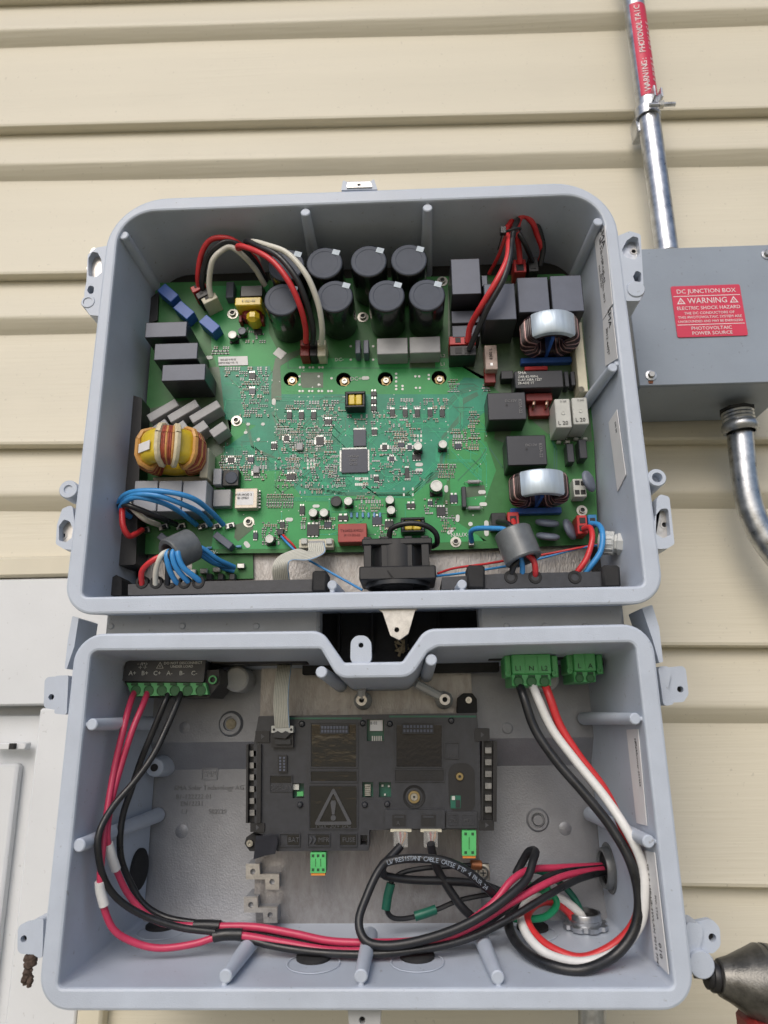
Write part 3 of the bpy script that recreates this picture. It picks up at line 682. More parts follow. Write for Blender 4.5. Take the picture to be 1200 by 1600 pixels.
# film capacitors, right, with the same sky sheen painted on the top faces
for x0, y0, x1, y1, h in ((705, 404, 751, 460, .048), (757, 443, 806, 500, .048), (809, 433, 858, 488, .048), (861, 430, 911, 487, .048), (705, 485, 750, 505, .026), (706, 508, 750, 527, .024), (752, 430, 762, 448, .04)):
    c = comp('film_capacitor', x0, y0, x1, y1, h, FILMD); comp('capacitor_face_sheen', x0+1, y0+1, x1-1, y1-1, h+.0006, FILM, .0002, parent=c)
for x0, y0, x1, y1, h, m in ((589, 528, 637, 553, .022, FILMG), (640, 526, 688, 551, .022, FILMG), (555, 531, 563, 552, .017, FILM), (568, 531, 576, 552, .017, FILM)): comp('film_capacitor', x0, y0, x1, y1, h, m)
comp('film_capacitor', 353, 440, 365, 465, .012, FILM)
comp('film_capacitor', 333, 732, 346, 757, .012, FILML)
o = comp('choke', 348, 734, 373, 759, .010, BLK); MB().lathe([(0, 0), (.0056, 0), (.0062, .0006), (.0062, .003)], P(361, 746, B-.0115), (0, 1, 0), 24).build('choke_top', CAPT, o)
comp('shielded_coil', 333, 765, 360, 791, .010, FILMG)
o = comp('radio_module', 367, 763, 402, 794, .010, mat('module_shield', (.62, .55, .46), .4, .3, .1, 200)); comp('module_label', 370, 768, 396, 789, .0102, WHITE, 0, parent=o)
for s, py, sz in (('WiFi-MOD 3', 771, 5), ('ID 29221', 776, 5)): text(o, 'module_print', s, 380, py+2, B-.0105, sz, INK)
for i in range(6): comp('module_pin', 402, 766+i*5, 407, 769+i*5, .003, TIN, .0002, parent=o)
# transformers
def transformer(x0, y0, x1, y1, h, name='transformer', split=True):
    o = comp(name, x0, y0, x1, y1, h*.5, BLK); w = x1-x0; hh = y1-y0
    comp('core', x0+1, y0+1, x1-1, y0+hh*.16, h, CHIP, parent=o); comp('core', x0+1, y1-hh*.16, x1-1, y1-1, h, CHIP, parent=o)
    comp('core', x0+1, y0+hh*.16, x0+w*.14, y1-hh*.16, h, CHIP, parent=o); comp('core', x1-w*.14, y0+hh*.16, x1-1, y1-hh*.16, h, CHIP, parent=o)
    for i in range(2):
        a = x0+w*(.17+.34*i); comp('winding', a, y0+hh*.18, a+w*.32, y1-hh*.18, h*.92, YEL, .001, parent=o)
transformer(539, 611, 571, 637, .015)
transformer(626, 808, 664, 832, .015)
o = comp('transformer', 374, 452, 413, 500, .008, BLK); comp('coil', 378, 458, 408, 496, .016, DRED, .003, parent=o); comp('tape_band', 367, 464, 408, 477, .026, YEL, .001, parent=o); comp('coil', 384, 482, 404, 500, .022, YEL, .004, parent=o); comp('core', 376, 446, 410, 463, .022, CHIP, parent=o)
for x0, x1 in ((373, 378), (406, 412)): comp('pin_row', x0, 492, x1, 503, .01, DRED, parent=o)
text(o, 'tape_print', 'E 1221-22', 388, 470, B-.0268, 5, INKG)
# relays
for x0, y0, x1, y1, h in ((762, 613, 822, 656, .030), (792, 680, 854, 727, .030)):
    o = comp('relay', x0, y0, x1, y1, h, RELAY, .0009); comp('relay_face_sheen', x0+1, y0+1, x1-1, y1-1, h+.0004, FILMD, .0002, parent=o)  # paler top face stands in for reflected sky on the black case
    MB().lathe([(0, 0), (.001, 0)], P((x0+x1)/2, (y0+y1)/2-2, B-h-.001), (0, -1, 0), 10).build('vent_mark', INK, o)
    text(o, 'relay_print', '832A-22', x1-9, (y0+y1)/2, B-h-.0008, 7, INKG, right=(0, 0, -1), up=(1, 0, 0)); text(o, 'relay_print', 'DC12V', x1-24, (y0+y1)/2-8, B-h-.0008, 6, INKG)
for x0, y0, x1, y1 in ((868, 623, 892, 668), (895, 621, 919, 663)):
    o = comp('relay', x0, y0, x1, y1, .034, LGREY, .0008); MB().lathe([(0, 0), (.0013, 0), (.0016, .0003), (.0019, 0)], P((x0+x1)/2, (y0+y1)/2, B-.0343), (0, -1, 0), 14).build('dimple', LGREY, o)
    text(o, 'relay_print', 'L 20', (x0+x1)/2, y1-7, B-.0345, 9, INK); text(o, 'relay_print', 'D 26E', (x0+x1)/2, y0+4, B-.0345, 4, INKG)
    for i in (0, 1): comp('relay_foot', x0+2+i*14, y1+20, x0+9+i*14, y1+24, .004, LGREY, parent=o)
o = comp('relay', 758, 539, 777, 577, .018, PINKW); comp('relay_base', 757, 574, 774, 598, .009, DRED, parent=o)
text(o, 'relay_print', '8302 L', 767, 553, B-.0185, 7, INK, right=(0, 0, 1), up=(-1, 0, 0)); comp('relay_vent', 765, 566, 771, 572, .0182, TIN, parent=o)
o = comp('current_sensor', 804, 579, 880, 606, .026, RELAY, .0008)
for s, py, sz in (('SMA', 583, 7), ('ZAR-82-900-L', 589, 5.5), ('C-AT-NEA 1227', 594, 5.5), ('2B-ADE 1T', 599, 5.5)): text(o, 'sensor_print', s, 809, py, B-.0265, sz, SILK, align='LEFT')
comp('sensor_base', 822, 614, 863, 626, .016, DRED, parent=o); comp('sensor_base', 826, 626, 858, 650, .008, DRED, parent=o); comp('sensor_base', 820, 572, 856, 578, .012, RED, parent=o)
for px in (836, 856):
    MB().tube(spline([P(px, 622, B-.012), P(px-2, 632, B-.016), P(px-4, 640, B-.006), P(px-6, 645, B)], 5), .0014, 8).build('sensor_pin', mat('copper_pin', (.6, .4, .3), .3, .9), o)
comp('sensor_block', 783, 579, 802, 592, .012, CHIP); comp('film_capacitor', 882, 580, 889, 604, .014, FILMD); comp('film_capacitor', 892, 580, 899, 602, .014, FILMD)
comp('film_capacitor', 886, 693, 897, 722, .014, FILMD); comp('film_capacitor', 905, 686, 917, 716, .016, FILMD)
o = comp('cream_bar', 900, 503, 914, 612, .022, IVORY); MB().cyl(P(908, 608, B-.024), P(908, 608, B-.02), .003, n=14, b=.0004).build('bar_screw', SCREW, o)
# small capacitors
for px, py, r, h, m in ((363, 523, 7, .011, PAD), (378, 517, 6.5, .008, FILM), (653, 697, 7, .011, PAD), (692, 694, 7, .011, PAD), (682, 759, 10, .016, PAD), (544, 783, 7, .011, PAD), (489, 801, 7, .010, PAD), (506, 801, 7, .010, PAD), (609, 781, 7, .011, PAD), (611, 797, 7, .011, PAD), (421, 842, 7, .011, PAD), (345, 849, 1, .001, PAD)):
    if r > 2: can(px, py, r, h, m, CAPS, 'small_capacitor', foot=True)
can(525, 783, 9, .006, CHIP, CHIP, 'small_coil')
# chips
def chip(cx, cy, w, h, m=CHIP, pins=6, hh=.0016, name='chip', four=False):
    o = comp(name, cx-w/2, cy-h/2, cx+w/2, cy+h/2, hh, m, .0003)
    mb = MB(); k = sc(cx, cy, B); c = P(cx, cy, B)
    for i in range(pins):
        t = (i+.5)/pins-.5
        for s in (-1, 1):
            mb.box((c.x+t*w*k*.94, B-.0006, c.z+s*(h/2+1.3)*k), (w*k*.28/pins, .0005, 1.4*k))
            if four: mb.box((c.x+s*(w/2+1.3)*k, B-.0006, c.z+t*h*k*.94), (1.4*k, .0005, h*k*.28/pins))
    p = mb.build('pins', TIN, o); p['kind'] = 'stuff'; return o
c0 = chip(554, 720, 41, 37, CHIPB, 22, .0024, 'processor_chip', True)
for i in range(3): text(c0, 'chip_print', ('TMS320', 'F2837', 'CE 22')[i], 552, 713+i*6, B-.0028, 5, INKG)
chip(562, 684, 20, 26, CHIPB, 10, .0022, 'memory_chip')
for a in ((500, 689, 12, 13, 6, True), (585, 675, 9, 8, 5, False), (601, 699, 8, 8, 4, True), (627, 695, 10, 7, 4, False), (651, 714, 14, 8, 3, False), (636, 739, 7, 16, 5, False), (709, 779, 12, 12, 2, False), (689, 799, 14, 14, 3, False), (642, 790, 14, 7, 2, False), (589, 813, 15, 14, 3, False), (536, 809, 16, 7, 2, False), (512, 820, 11, 9, 3, False), (608, 819, 14, 10, 3, False), (489, 828, 19, 18, 3, False), (472, 797, 8, 13, 2, False), (455, 745, 14, 9, 3, False), (428, 697, 9, 8, 3, False), (448, 685, 8, 8, 3, True), (513, 659, 11, 8, 3, False), (394, 587, 10, 9, 3, False), (394, 611, 10, 8, 3, False), (403, 518, 12, 9, 2, False), (361, 719, 10, 8, 3, True), (392, 718, 9, 8, 3, False), (400, 740, 8, 8, 3, True), (441, 820, 8, 9, 2, False), (399, 837, 7, 10, 2, False), (640, 699, 7, 7, 3, True), (716, 697, 10, 8, 3, False), (588, 748, 8, 7, 3, False), (612, 717, 8, 7, 3, True), (672, 786, 8, 6, 2, False), (720, 626, 1, 1, 1, False)):
    if a[2] > 3: chip(a[0], a[1], a[2], a[3], random.choice([CHIP, CHIP, CHIPB]), a[4], .0018, four=a[5])
for px in (452, 471, 490, 613, 633, 652, 672, 691): chip(px, 649 if px < 500 else 645, 8, 11, CHIP, 3, .002, 'transistor')
for py in (615, 627, 638): chip(584, py, 9, 7, CHIP, 2, .002, 'optocoupler')
comp('chip', 485, 697, 9, 9, 0, CHIP) if False else None
for px, py in ((468, 698), (400, 734)): comp('coil', px-5, py-6, px+5, py+5, .004, FILMG)
# red transformer block, ribbon header
o = comp('red_block', 528, 818, 573, 847, .016, mat('brick_red_epoxy', (.36, .055, .045), .42, 0, .08, 80))
for s, py, sz in (('T60403-K4021', 829, 6), ('X110 D2-22', 836, 5)): text(o, 'block_print', s, 550, py, B-.0164, sz, mat('dark_red_print', (.16, .02, .02), .6))
o = comp('ribbon_header', 467, 842, 521, 856, .011, IVORY, .0006); comp('header_slot', 482, 845, 507, 853, .0115, FILMG, .0003, parent=o)
for x0, x1 in ((470, 480), (509, 519)): comp('header_latch', x0, 841, x1, 850, .014, LGREY, parent=o)
# resistors
for px, py, L, w, a in ((740, 753, 19, 7, 0), (741, 794, 19, 7, 0)):
    k = sc(px, py, B); c = P(px, py, B-.004)
    o = MB().lathe([(0, 0), (2.4*k, .2*k), (3.4*k, 1.5*k), (3*k, 4*k), (3*k, 15*k), (3.4*k, 17.5*k), (2.4*k, 19*k), (0, 19*k)], c-V((9.5*k, 0, 0)), (1, 0, 0), 14).build('resistor', FILMG, pcb)
    MB().tube([c-V((15*k, -.004, 0)), c-V((13*k, 0, 0)), c+V((13*k, 0, 0)), c+V((15*k, .004, 0))], .0004, 6).build('lead', TIN, o)
rcomp('ceramic_resistor', 725, 776, 34, 7, 90, .010, FILMD)
for px, py, L, w, a in ((260, 845, 32, 11, -38), (348, 844, 34, 11, -38), (262, 838, 1, 1, 0)):
    if L > 2: rcomp('film_capacitor', px, py, L, w, a, .012, FILM)
for i in range(6):
    k = sc(550+9*i, 804, B); c = P(549+9*i, 805, B-.001)
    o = MB().cyl(c-V((0, 0, 4*k)), c+V((0, 0, 4*k)), 1.9*k, n=10, b=.0003).build('blue_resistor', mat('resistor_blue', (.16, .36, .62), .4), pcb)
for px, py in ((327, 856), (373, 854)):
    k = sc(px, py, B); c = P(px, py, B-.002); MB().cyl(c-V((4*k, 0, 0)), c+V((4*k, 0, 0)), 2*k, n=10, b=.0003).build('blue_resistor', MATS['resistor_blue'], pcb)
# discs
def disc(px, py, d, r, axis, t=.004, name='varistor'):
    k = sc(px, py, d); R = r*k; c = P(px, py, d); a = V(axis).normalized()
    MB().lathe([(0, -t/2), (R*.7, -t*.48), (R*.93, -t*.3), (R, 0), (R*.93, t*.3), (R*.7, t*.48), (0, t/2)], c, a, 28).build(name, DISC, pcb, 60)
disc(920, 752, B-.020, 18, (.75, -.6, .15), .006); disc(855, 817, B-.012, 19, (.1, -.35, .9), .006); disc(856, 838, B-.012, 19, (.1, -.35, .9), .006); disc(890, 827, B-.012, 18, (.8, -.5, .25), .006)
# terminal blocks soldered to the board
def term(name, x0, y0, x1, y1, h, m, holes=((.5, .72, .3), (.5, .25, .18)), parent=pcb, front=None):
    o = comp(name, x0, y0, x1, y1, h, m, .0005, parent=parent); d = B-h
    for fx, fy, fr in holes:
        px, py = x0+(x1-x0)*fx, y0+(y1-y0)*fy; k = sc(px, py, d); r = fr*min(x1-x0, y1-y0)
        MB().box(P(px, py, d-.0001), (r*k, .0004, r*k), .0001).build('entry', INK, o)
    return o
term('red_terminal', 702, 525, 743, 538, .024, RED, ((.33, .5, .33), (.68, .5, .33))); term('black_terminal', 703, 540, 744, 555, .026, BLK, ((.33, .5, .33), (.68, .5, .33)))
for x0, x1, m, n in ((469, 483, DRED, 'red_terminal'), (484, 495, BLK, 'black_terminal'), (496, 509, IVORY, 'white_terminal')):
    term(n, x0, 531, x1, 540, .024, m, ((.5, .5, .3),)); comp(n+'_body', x0, 538, x1, 556, .018, m)
term('red_terminal', 803, 405, 822, 425, .022, RED, ((.5, .65, .3),)); term('black_terminal', 826, 401, 841, 424, .022, BLK, ((.5, .65, .3),))
term('black_terminal', 768, 801, 791, 824, .020, BLK, ((.7, .45, .22),)); term('red_terminal', 793, 800, 811, 820, .020, RED, ((.5, .55, .28),))
term('red_terminal', 902, 805, 918, 834, .020, RED, ((.5, .28, .28), (.5, .7, .28))); term('blue_terminal', 919, 804, 933, 822, .018, mat('blue_terminal', (.03, .2, .45), .4), ((.5, .5, .28),))
term('grey_terminal', 896, 748, 916, 776, .016, LGREY, ((.3, .22, .18), (.75, .25, .18), (.3, .75, .18), (.75, .75, .18)))
for dx, dy, m, n in ((-8, -14, RED, 'red_terminal'), (0, -4, BLK, 'black_terminal'), (9, 4, IVORY, 'white_terminal')):
    o = rcomp(n, 318+dx, 462+dy, 24, 11, -58 if n == 'x' else 28, .024, m); rcomp('entry', 314+dx, 461+dy, 6, 5, 28, .0244, INK, .0001, parent=o)
# spade tabs
TABS = [(224, 828), (253, 823), (280, 822), (314, 822), (336, 822), (357, 821)]
for px, py in TABS:
    o = rcomp('spade_tab', px+2, py, 15, 9, 15, .004, TIN); rcomp('tab_screw', px+3, py, 6, 6, 15, .006, CHIP, parent=o)
comp('spade_tab', 732, 841, 741, 852, .008, TIN)
# screws with washers
for px, py in ((370, 658), (389, 816), (712, 847), (909, 798), (567, 496), (691, 440), (364, 491)):
    k = sc(px, py, B); c = P(px, py, B)
    o = MB().lathe([(3.6*k, .0036), (4.6*k, .0036), (5*k, .003), (5*k, .0008), (8.5*k, .0008), (8.8*k, 0)], c, (0, -1, 0), 20).build('board_screw', SCREW, pcb)
    MB().lathe([(0, 0), (3.7*k, 0)], c-V((0, .002, 0)), (0, -1, 0), 6).build('hex_socket', CHIP, o)
for px, py in ((227, 855), (908, 868), (920, 868)):
    pass
# ---- tiny parts, joined: nobody could pick them apart
sm = MB(); RS = random.Random(11)
CL = [(352, 573, 422, 590, 26, 0), (375, 590, 420, 648, 60, 0), (432, 655, 475, 700, 60, 0), (480, 668, 520, 700, 36, 0), (445, 715, 470, 745, 24, 0), (415, 772, 460, 792, 70, 1), (505, 625, 530, 665, 34, 0), (445, 625, 500, 640, 22, 0), (605, 622, 700, 640, 34, 0), (612, 672, 636, 705, 30, 0), (575, 700, 600, 745, 18, 0), (610, 735, 660, 752, 18, 0), (705, 670, 730, 700, 30, 0), (732, 642, 748, 702, 34, 0), (682, 725, 712, 745, 24, 0), (556, 775, 600, 800, 26, 0), (590, 818, 620, 845, 22, 0), (408, 815, 450, 850, 40, 0), (468, 808, 525, 822, 22, 0), (345, 712, 378, 735, 26, 0), (380, 705, 418, 750, 44, 0), (505, 705, 528, 745, 30, 0), (520, 725, 540, 760, 26, 0), (332, 540, 360, 555, 14, 0), (380, 500, 415, 535, 24, 0), (660, 778, 700, 805, 22, 0), (560, 745, 600, 770, 14, 0), (640, 640, 700, 660, 10, 0), (700, 592, 716, 612, 14, 0), (640, 668, 660, 690, 8, 0), (752, 600, 768, 612, 12, 0), (870, 678, 890, 695, 14, 0), (555, 828, 580, 860, 4, 0), (440, 660, 500, 760, 60, 0), (530, 640, 620, 670, 24, 0), (600, 650, 640, 740, 40, 0), (430, 710, 530, 770, 40, 0), (690, 805, 712, 830, 14, 0), (380, 450, 412, 470, 5, 0)]
SZ = [(3.4, 1.7), (4.2, 2.1), (2.8, 1.5), (5.2, 2.7)]
def part(px, py, L, w, v, mi):
    k = sc(px, py, B); c = P(px, py, B); hh = .0006+.0005*(mi == 1)
    hx, hz = (w/2*k, L*.3*k) if v else (L*.3*k, w/2*k)
    sm.box((c.x, B-hh/2-.0003, c.z), (hx, hh/2, hz), 0, None, mi)
    for s in (-1, 1):
        o_ = V((0, 0, s*L*.41*k)) if v else V((s*L*.41*k, 0, 0))
        sm.box(c+o_+V((0, -hh/2-.0003, 0)), (hx if v else L*.11*k, hh/2+.0001, L*.11*k if v else hz), 0, None, 3)
for x0, y0, x1, y1, n, g in CL:
    dens = min(.95, n*13.0/((x1-x0)*(y1-y0))*1.5); y = y0+RS.uniform(0, 2)
    while y < y1:
        L, w = RS.choice(SZ); v = RS.random() < .55; mi = RS.choice([0, 0, 1, 1, 2]); x = x0+RS.uniform(0, 6); run = RS.randint(2, 6)
        step = (w if v else L)+1.5; high = (L if v else w)
        while x < x1:
            run -= 1
            if run < 0:
                run = RS.randint(2, 6); x += RS.uniform(2, 14)*(1.1-dens); mi = RS.choice([0, 0, 1, 1, 2])
            if not (529 < x < 579 and 697 < y < 743 or 548 < x < 576 and 667 < y < 701) and x < x1 and RS.random() < dens+.25: part(x, y+high/2, L, w, v, mi)
            x += step
        y += high+1.6
o = sm.build('surface_mount_parts', [CHIP, TAN, FILMG, mat('dull_solder', (.42, .43, .42), .45, .6, .2, 600)], pcb); o['kind'] = 'stuff'
# stickers on the board
sheet([(341, 558), (387, 557), (388, 571), (342, 572)], .0009, WHITE, 'board_sticker')
for i, s in enumerate(('1200-223 0192-22', 'AMRTX 0020 9 02  T2')): text(pcb, 'sticker_print', s, 356, 562+i*5, B-.0011, 4.2, INK, sx=.8)
o = rcomp('board_sticker', 437, 552, 17, 14, -38, .0008, WHITE)
# ---- toroids: ring stands with its axis upright
def toroid(name, cx, cy, rpx, hpx, groups, core_m, sticker=None, d=None, ri=.55, rnd=.25):
    k = sc(cx, cy, B-.03); Ro = rpx*k; Ri = Ro*ri; hh = hpx*k/2; rd = min(hh*rnd, Ro-Ri-.004); c = P(cx, cy, B-.03); c = V((c.x, B-Ro*1.12, c.z))
    o = MB().lathe([(Ri, -hh*.7), (Ri+.001, -hh*.92), (Ri+.003, -hh), (Ro-rd, -hh)]+[(Ro-rd+rd*sin(t*pi/12), -hh+rd-rd*cos(t*pi/12)) for t in range(1, 7)]+[(Ro-rd+rd*cos(t*pi/12), hh-rd+rd*sin(t*pi/12)) for t in range(0, 7)]+[(Ri+.003, hh), (Ri+.001, hh*.92), (Ri, hh*.7), (Ri, -hh*.7)], c, (0, 0, 1), 48).build(name, core_m, pcb, 50)
    for a0, a1, n, r, ms in groups:
        mbs = {}
        for i in range(n):
            an = radians(a0+(a1-a0)*i/max(1, n-1)); dr = V((sin(an), -cos(an), 0)); e = r*.9; loop = []
            for rr, zz in ((Ro+e, hh-rd), (Ro+e, -hh+rd), (Ro-rd*.3+e*.7, -hh+rd*.3-e*.7), (Ro-rd, -hh-e), (Ri*1.08, -hh-e), (Ri-e, -hh*.8), (Ri-e, hh*.8), (Ri*1.08, hh+e), (Ro-rd, hh+e), (Ro-rd*.3+e*.7, hh-rd*.3+e*.7)):
                loop.append(c+dr*rr+V((0, 0, zz)))
            pts = []
            L = len(loop)
            for j in range(L+1):
                a_, b_, c_, d_ = loop[(j-1) % L], loop[j % L], loop[(j+1) % L], loop[(j+2) % L]
                if j == L: pts.append(loop[0]); break
                pts += [b_, b_*.5+c_*.5]
            m = ms[i % len(ms)]
            MB().tube(pts, r, 6, caps=False).build('winding_turn', m, o)
    if sticker:
        a0, a1, m = sticker; mb = MB(); n = 18; vs = []; fs = []
        for i in range(n+1):
            an = radians(a0+(a1-a0)*i/n); dr = V((sin(an), -cos(an), 0))
            for rr, zz in ((Ro-.004, hh+.0012), (Ro+.0006, hh+.0008), (Ro+.0018, hh-.001), (Ro+.0018, -hh+.001), (Ro+.0006, -hh-.0008), (Ro-.004, -hh-.0012)): vs.append(c+dr*rr+V((0, 0, zz)))
        for i in range(n):
            for j in range(5): fs.append((i*6+j, i*6+j+1, i*6+6+j+1, i*6+6+j))
        mb.add(vs, fs).build('foil_wrap', m, o)
    return o, c, Ro, hh
for cx, cy in ((858, 524), (842, 764)):
    o, c, Ro, hh = toroid('toroid_choke', cx, cy, 43, 36, [(50, 152, 21, .00115, (CUP, CUP, CUP2, CUP)), (-152, -50, 21, .00115, (CUP, CUP2, CUP, CUP))], CUP, (-46, 46, SILV))
    MB().box((c.x, B-.004, c.z-hh-.004), (Ro*.95, .004, .003), .0006).build('base', BLUE, o); MB().box((c.x, B-Ro*1.0, c.z-hh*.2), (.0016, Ro*.7, hh*.9), .0003).build('divider', BLUE, o)
o, c, Ro, hh = toroid('yellow_toroid_choke', 270, 708, 47, 54, [(2, 20, 6, .0014, (CUR, CUR, ORNG)), (68, 130, 12, .0018, (CUR, CUR, ORNG)), (-130, -66, 12, .0018, (CUR, CUR, ORNG)), (-6, -5, 2, .0028, (CREAMT,)), (27, 28, 2, .0028, (CREAMT,)), (60, 61, 2, .0026, (ORNG,)), (-60, -59, 2, .0026, (ORNG,))], YEL, None, rnd=.75)
an = radians(-36); dr = V((sin(an), -cos(an), 0)); tq = V((cos(an), sin(an), 0)); cc = c+dr*(Ro+.0008)
MB().box(cc+V((0, 0, -hh*.2)), (.0085, .0004, .0045), 0, Matrix((tq, dr, V((0, 0, 1)))).transposed()).build('paper_tag', WHITE, o)
MB().box((c.x+Ro*1.0, B-.012, c.z-hh*.5), (.004, .012, hh*.9), .0006).build('base', IVORY, o); MB().box((c.x, B-.003, c.z-hh-.002), (Ro*.9, .003, .003), .0006).build('base', IVORY, o)
# ================================================================ loose things in the upper enclosure
WRED = mat('wire_red', (.60, .035, .04), .36, 0, .06, 200)
WBLK = mat('wire_black', (.02, .021, .024), .36, 0, .25, 60, .15, 900, rvar=.12)
WWHT = mat('wire_white', (.66, .64, .56), .42, 0, .05, 200)
WBLU = mat('wire_blue', (.045, .27, .62), .36, 0, .06, 200)
WGRN = mat('wire_green', (.015, .33, .14), .36, 0, .06, 200)
WPNK = mat('wire_crimson', (.56, .045, .11), .36, 0, .06, 200)
WWH2 = mat('wire_clean_white', (.74, .74, .73), .38, 0, .04, 200)
DGRN = mat('shrink_green', (.012, .13, .085), .4, 0, .1, 200)
GT = mat('terminal_green', (.10, .44, .15), .4, 0, .06, 80)
GT2 = mat('plug_green', (.10, .50, .16), .4, 0, .06, 80)
ORP = mat('plug_orange', (.75, .28, .05), .4, 0, .06, 80)
RIB = mat('ribbon_grey', (.56, .56, .50), .5, 0, .05, 200)
RIBD = mat('ribbon_groove', (.30, .30, .26), .6, 0, .05, 200)
GLND = mat('gland_grey', (.52, .54, .54), .42, 0, .05, 80)
def ties(l, r, n): pass
# left harness
HL = 'left harness wires'
for i, (m, cn) in enumerate(((WRED, 'red'), (WBLK, 'black'), (WWHT, 'white'))):
    pts = ([(311, 450, .062), (309, 428, .05), (314, 396, .036), (330, 375, .028), (352, 372, .026), (372, 380, .030), (395, 400, .045), (412, 432, .07)],
           [(317, 456, .062), (316, 435, .05), (322, 404, .036), (342, 382, .028), (362, 378, .028), (380, 390, .034), (400, 412, .05), (416, 440, .07)],
           [(330, 464, .060), (326, 442, .05), (333, 408, .034), (348, 390, .030), (362, 387, .030), (380, 398, .036), (398, 420, .052), (414, 446, .07)])[i]
    wire('harness_wire', '%s wire arching up from the small terminal at the top left of the board' % cn, 'wire', pts, 4.4, m, group=None)
for i, (m, cn) in enumerate(((WRED, 'red'), (WBLK, 'black'), (WWHT, 'white'))):
    pts = ([(478, 535, .056), (477, 512, .040), (470, 480, .022), (452, 440, .010), (425, 408, .008), (395, 390, .014), (372, 385, .026), (392, 412, .055)],
           [(489, 536, .056), (488, 512, .040), (481, 476, .022), (463, 436, .010), (436, 402, .008), (406, 385, .014), (385, 378, .028), (400, 410, .055)],
           [(502, 536, .056), (503, 514, .040), (497, 476, .022), (480, 432, .008), (452, 398, .006), (420, 383, .010), (390, 379, .026), (404, 408, .055)])[i]
    wire('harness_wire', '%s wire curving in front of the capacitors down to the board centre' % cn, 'wire', pts, 4.6, m)
# right harness
wire('harness_wire', 'red wire rising from the two-row terminal at the right capacitors', 'wire', [(731, 534, .058), (735, 510, .045), (752, 478, .025), (775, 440, .012), (793, 405, .012), (795, 375, .02), (790, 360, .03), (800, 345, .032)], 5, WRED)
wire('harness_wire', 'black wire rising beside the red one at the right capacitors', 'wire', [(733, 546, .055), (744, 518, .040), (762, 482, .022), (784, 440, .012), (796, 405, .012), (800, 375, .018), (806, 350, .025), (820, 338, .035), (838, 352, .04), (848, 385, .055), (844, 415, .066)], 4.6, WBLK)
wire('harness_wire', 'red wire looping over the zip tie at the top right', 'wire', [(813, 412, .06), (810, 390, .05), (808, 360, .032), (812, 342, .028), (822, 337, .028), (832, 348, .034), (838, 366, .045), (848, 392, .06), (842, 412, .07)], 4.6, WRED)
wire('harness_wire', 'black wire going down into the black terminal at the top right', 'wire', [(832, 408, .06), (824, 392, .048), (816, 374, .036), (804, 352, .034), (808, 340, .034), (822, 335, .034)], 4, WBLK)
wire('harness_wire', 'thin red wire behind the zip tie at the top right', 'wire', [(764, 428, .08), (778, 400, .06), (790, 372, .045), (798, 356, .036)], 3, WRED)
z = thing('zip_tie', 'black zip tie holding the wire loop at the top right', 'cable tie', P(800, 360, .02))
c = P(799, 362, .018); k = sc(800, 362, .018)
lp = [c+V(((cos(a)*15)*k, sin(a)*9*k, (sin(a)*3+cos(a)*4)*k)) for a in [2*pi*i/20 for i in range(21)]]
MB().tube(lp, .0014, 6, flat=.5).build('strap', WBLK, z); MB().box(P(786, 361, .014), (.003, .0025, .004), .0006).build('head', WBLK, z)
MB().tube(PS([(786, 362, .014), (782, 376, .02), (778, 390, .03)]), .0011, 6, flat=.5).build('tail', WBLK, z)
# blue loops, lower left
for i, pts in enumerate(([(349, 820, .076), (330, 800, .055), (300, 780, .032), (260, 768, .022), (218, 766, .024), (194, 774, .034), (186, 790, .046), (196, 803, .06)],
                         [(329, 820, .076), (312, 803, .055), (285, 787, .034), (250, 775, .024), (215, 772, .026), (196, 780, .036), (190, 794, .048), (200, 806, .06)],
                         [(307, 820, .076), (288, 804, .056), (262, 789, .038), (235, 779, .028), (210, 777, .028), (194, 786, .038), (188, 798, .048), (204, 808, .06)])):
    wire('jumper_wire', '%s blue wire looping left from the tabs under the grey film capacitors' % ('outer', 'middle', 'inner')[i], 'wire', pts, 4.3, WBLU)
wire('jumper_wire', 'red wire bending down to the leftmost board tab', 'wire', [(192, 784, .05), (190, 800, .042), (192, 822, .040), (200, 836, .045), (212, 834, .053), (222, 828, .068)], 4.6, WRED)
wire('jumper_wire', 'white wire under the blue loops to the second tab from the left', 'wire', [(194, 780, .05), (208, 796, .042), (228, 812, .05), (248, 820, .070)], 4.4, WWHT)
wire('jumper_wire', 'black wire under the blue loops to the third tab from the left', 'wire', [(186, 788, .045), (205, 792, .036), (240, 805, .046), (276, 820, .072)], 4.6, WBLK)
# ferrite sleeves
def ferrite(label, p0, p1, R, Ri):
    p0, p1 = V(p0), V(p1); L = (p1-p0).length
    o = MB().lathe([(Ri, L*.1), (Ri, .001), (Ri+.001, 0), (R-.0012, 0), (R, .0012), (R, L-.0012), (R-.0012, L), (Ri+.001, L), (Ri, L-.001), (Ri, L*.1)], p0, p1-p0, 36).build('ferrite_sleeve', FERR)
    return tag(o, label, 'ferrite')
f0, f1 = P(264, 868, .030), P(300, 851, .046)
ferrite('grey ferrite sleeve around the wire bundle at the lower left', f0, f1, .0158, .0105)
g0, g1 = P(800, 830, .034), P(819, 876, .030)
ferrite('grey ferrite sleeve around the wires right of the fan', g0, g1, .0168, .011)
for i, (m, cn, a, e) in enumerate(((WRED, 'red', (-6, 4), (222, 908)), (WWHT, 'white', (-4, -2), (243, 908)), (WBLK, 'black', (2, -4), (262, 908)))):
    wire('bundle_wire', '%s wire leaving the left ferrite down into the duct' % cn, 'wire', [(300+a[0], 856+a[1], .055), (276+a[0], 862+a[1], .034), (252+a[0]+i*5, 868+a[1], .022), (e[0]+1, e[1]-18, .026), (e[0], e[1]+8, .036)], 4.4, m)
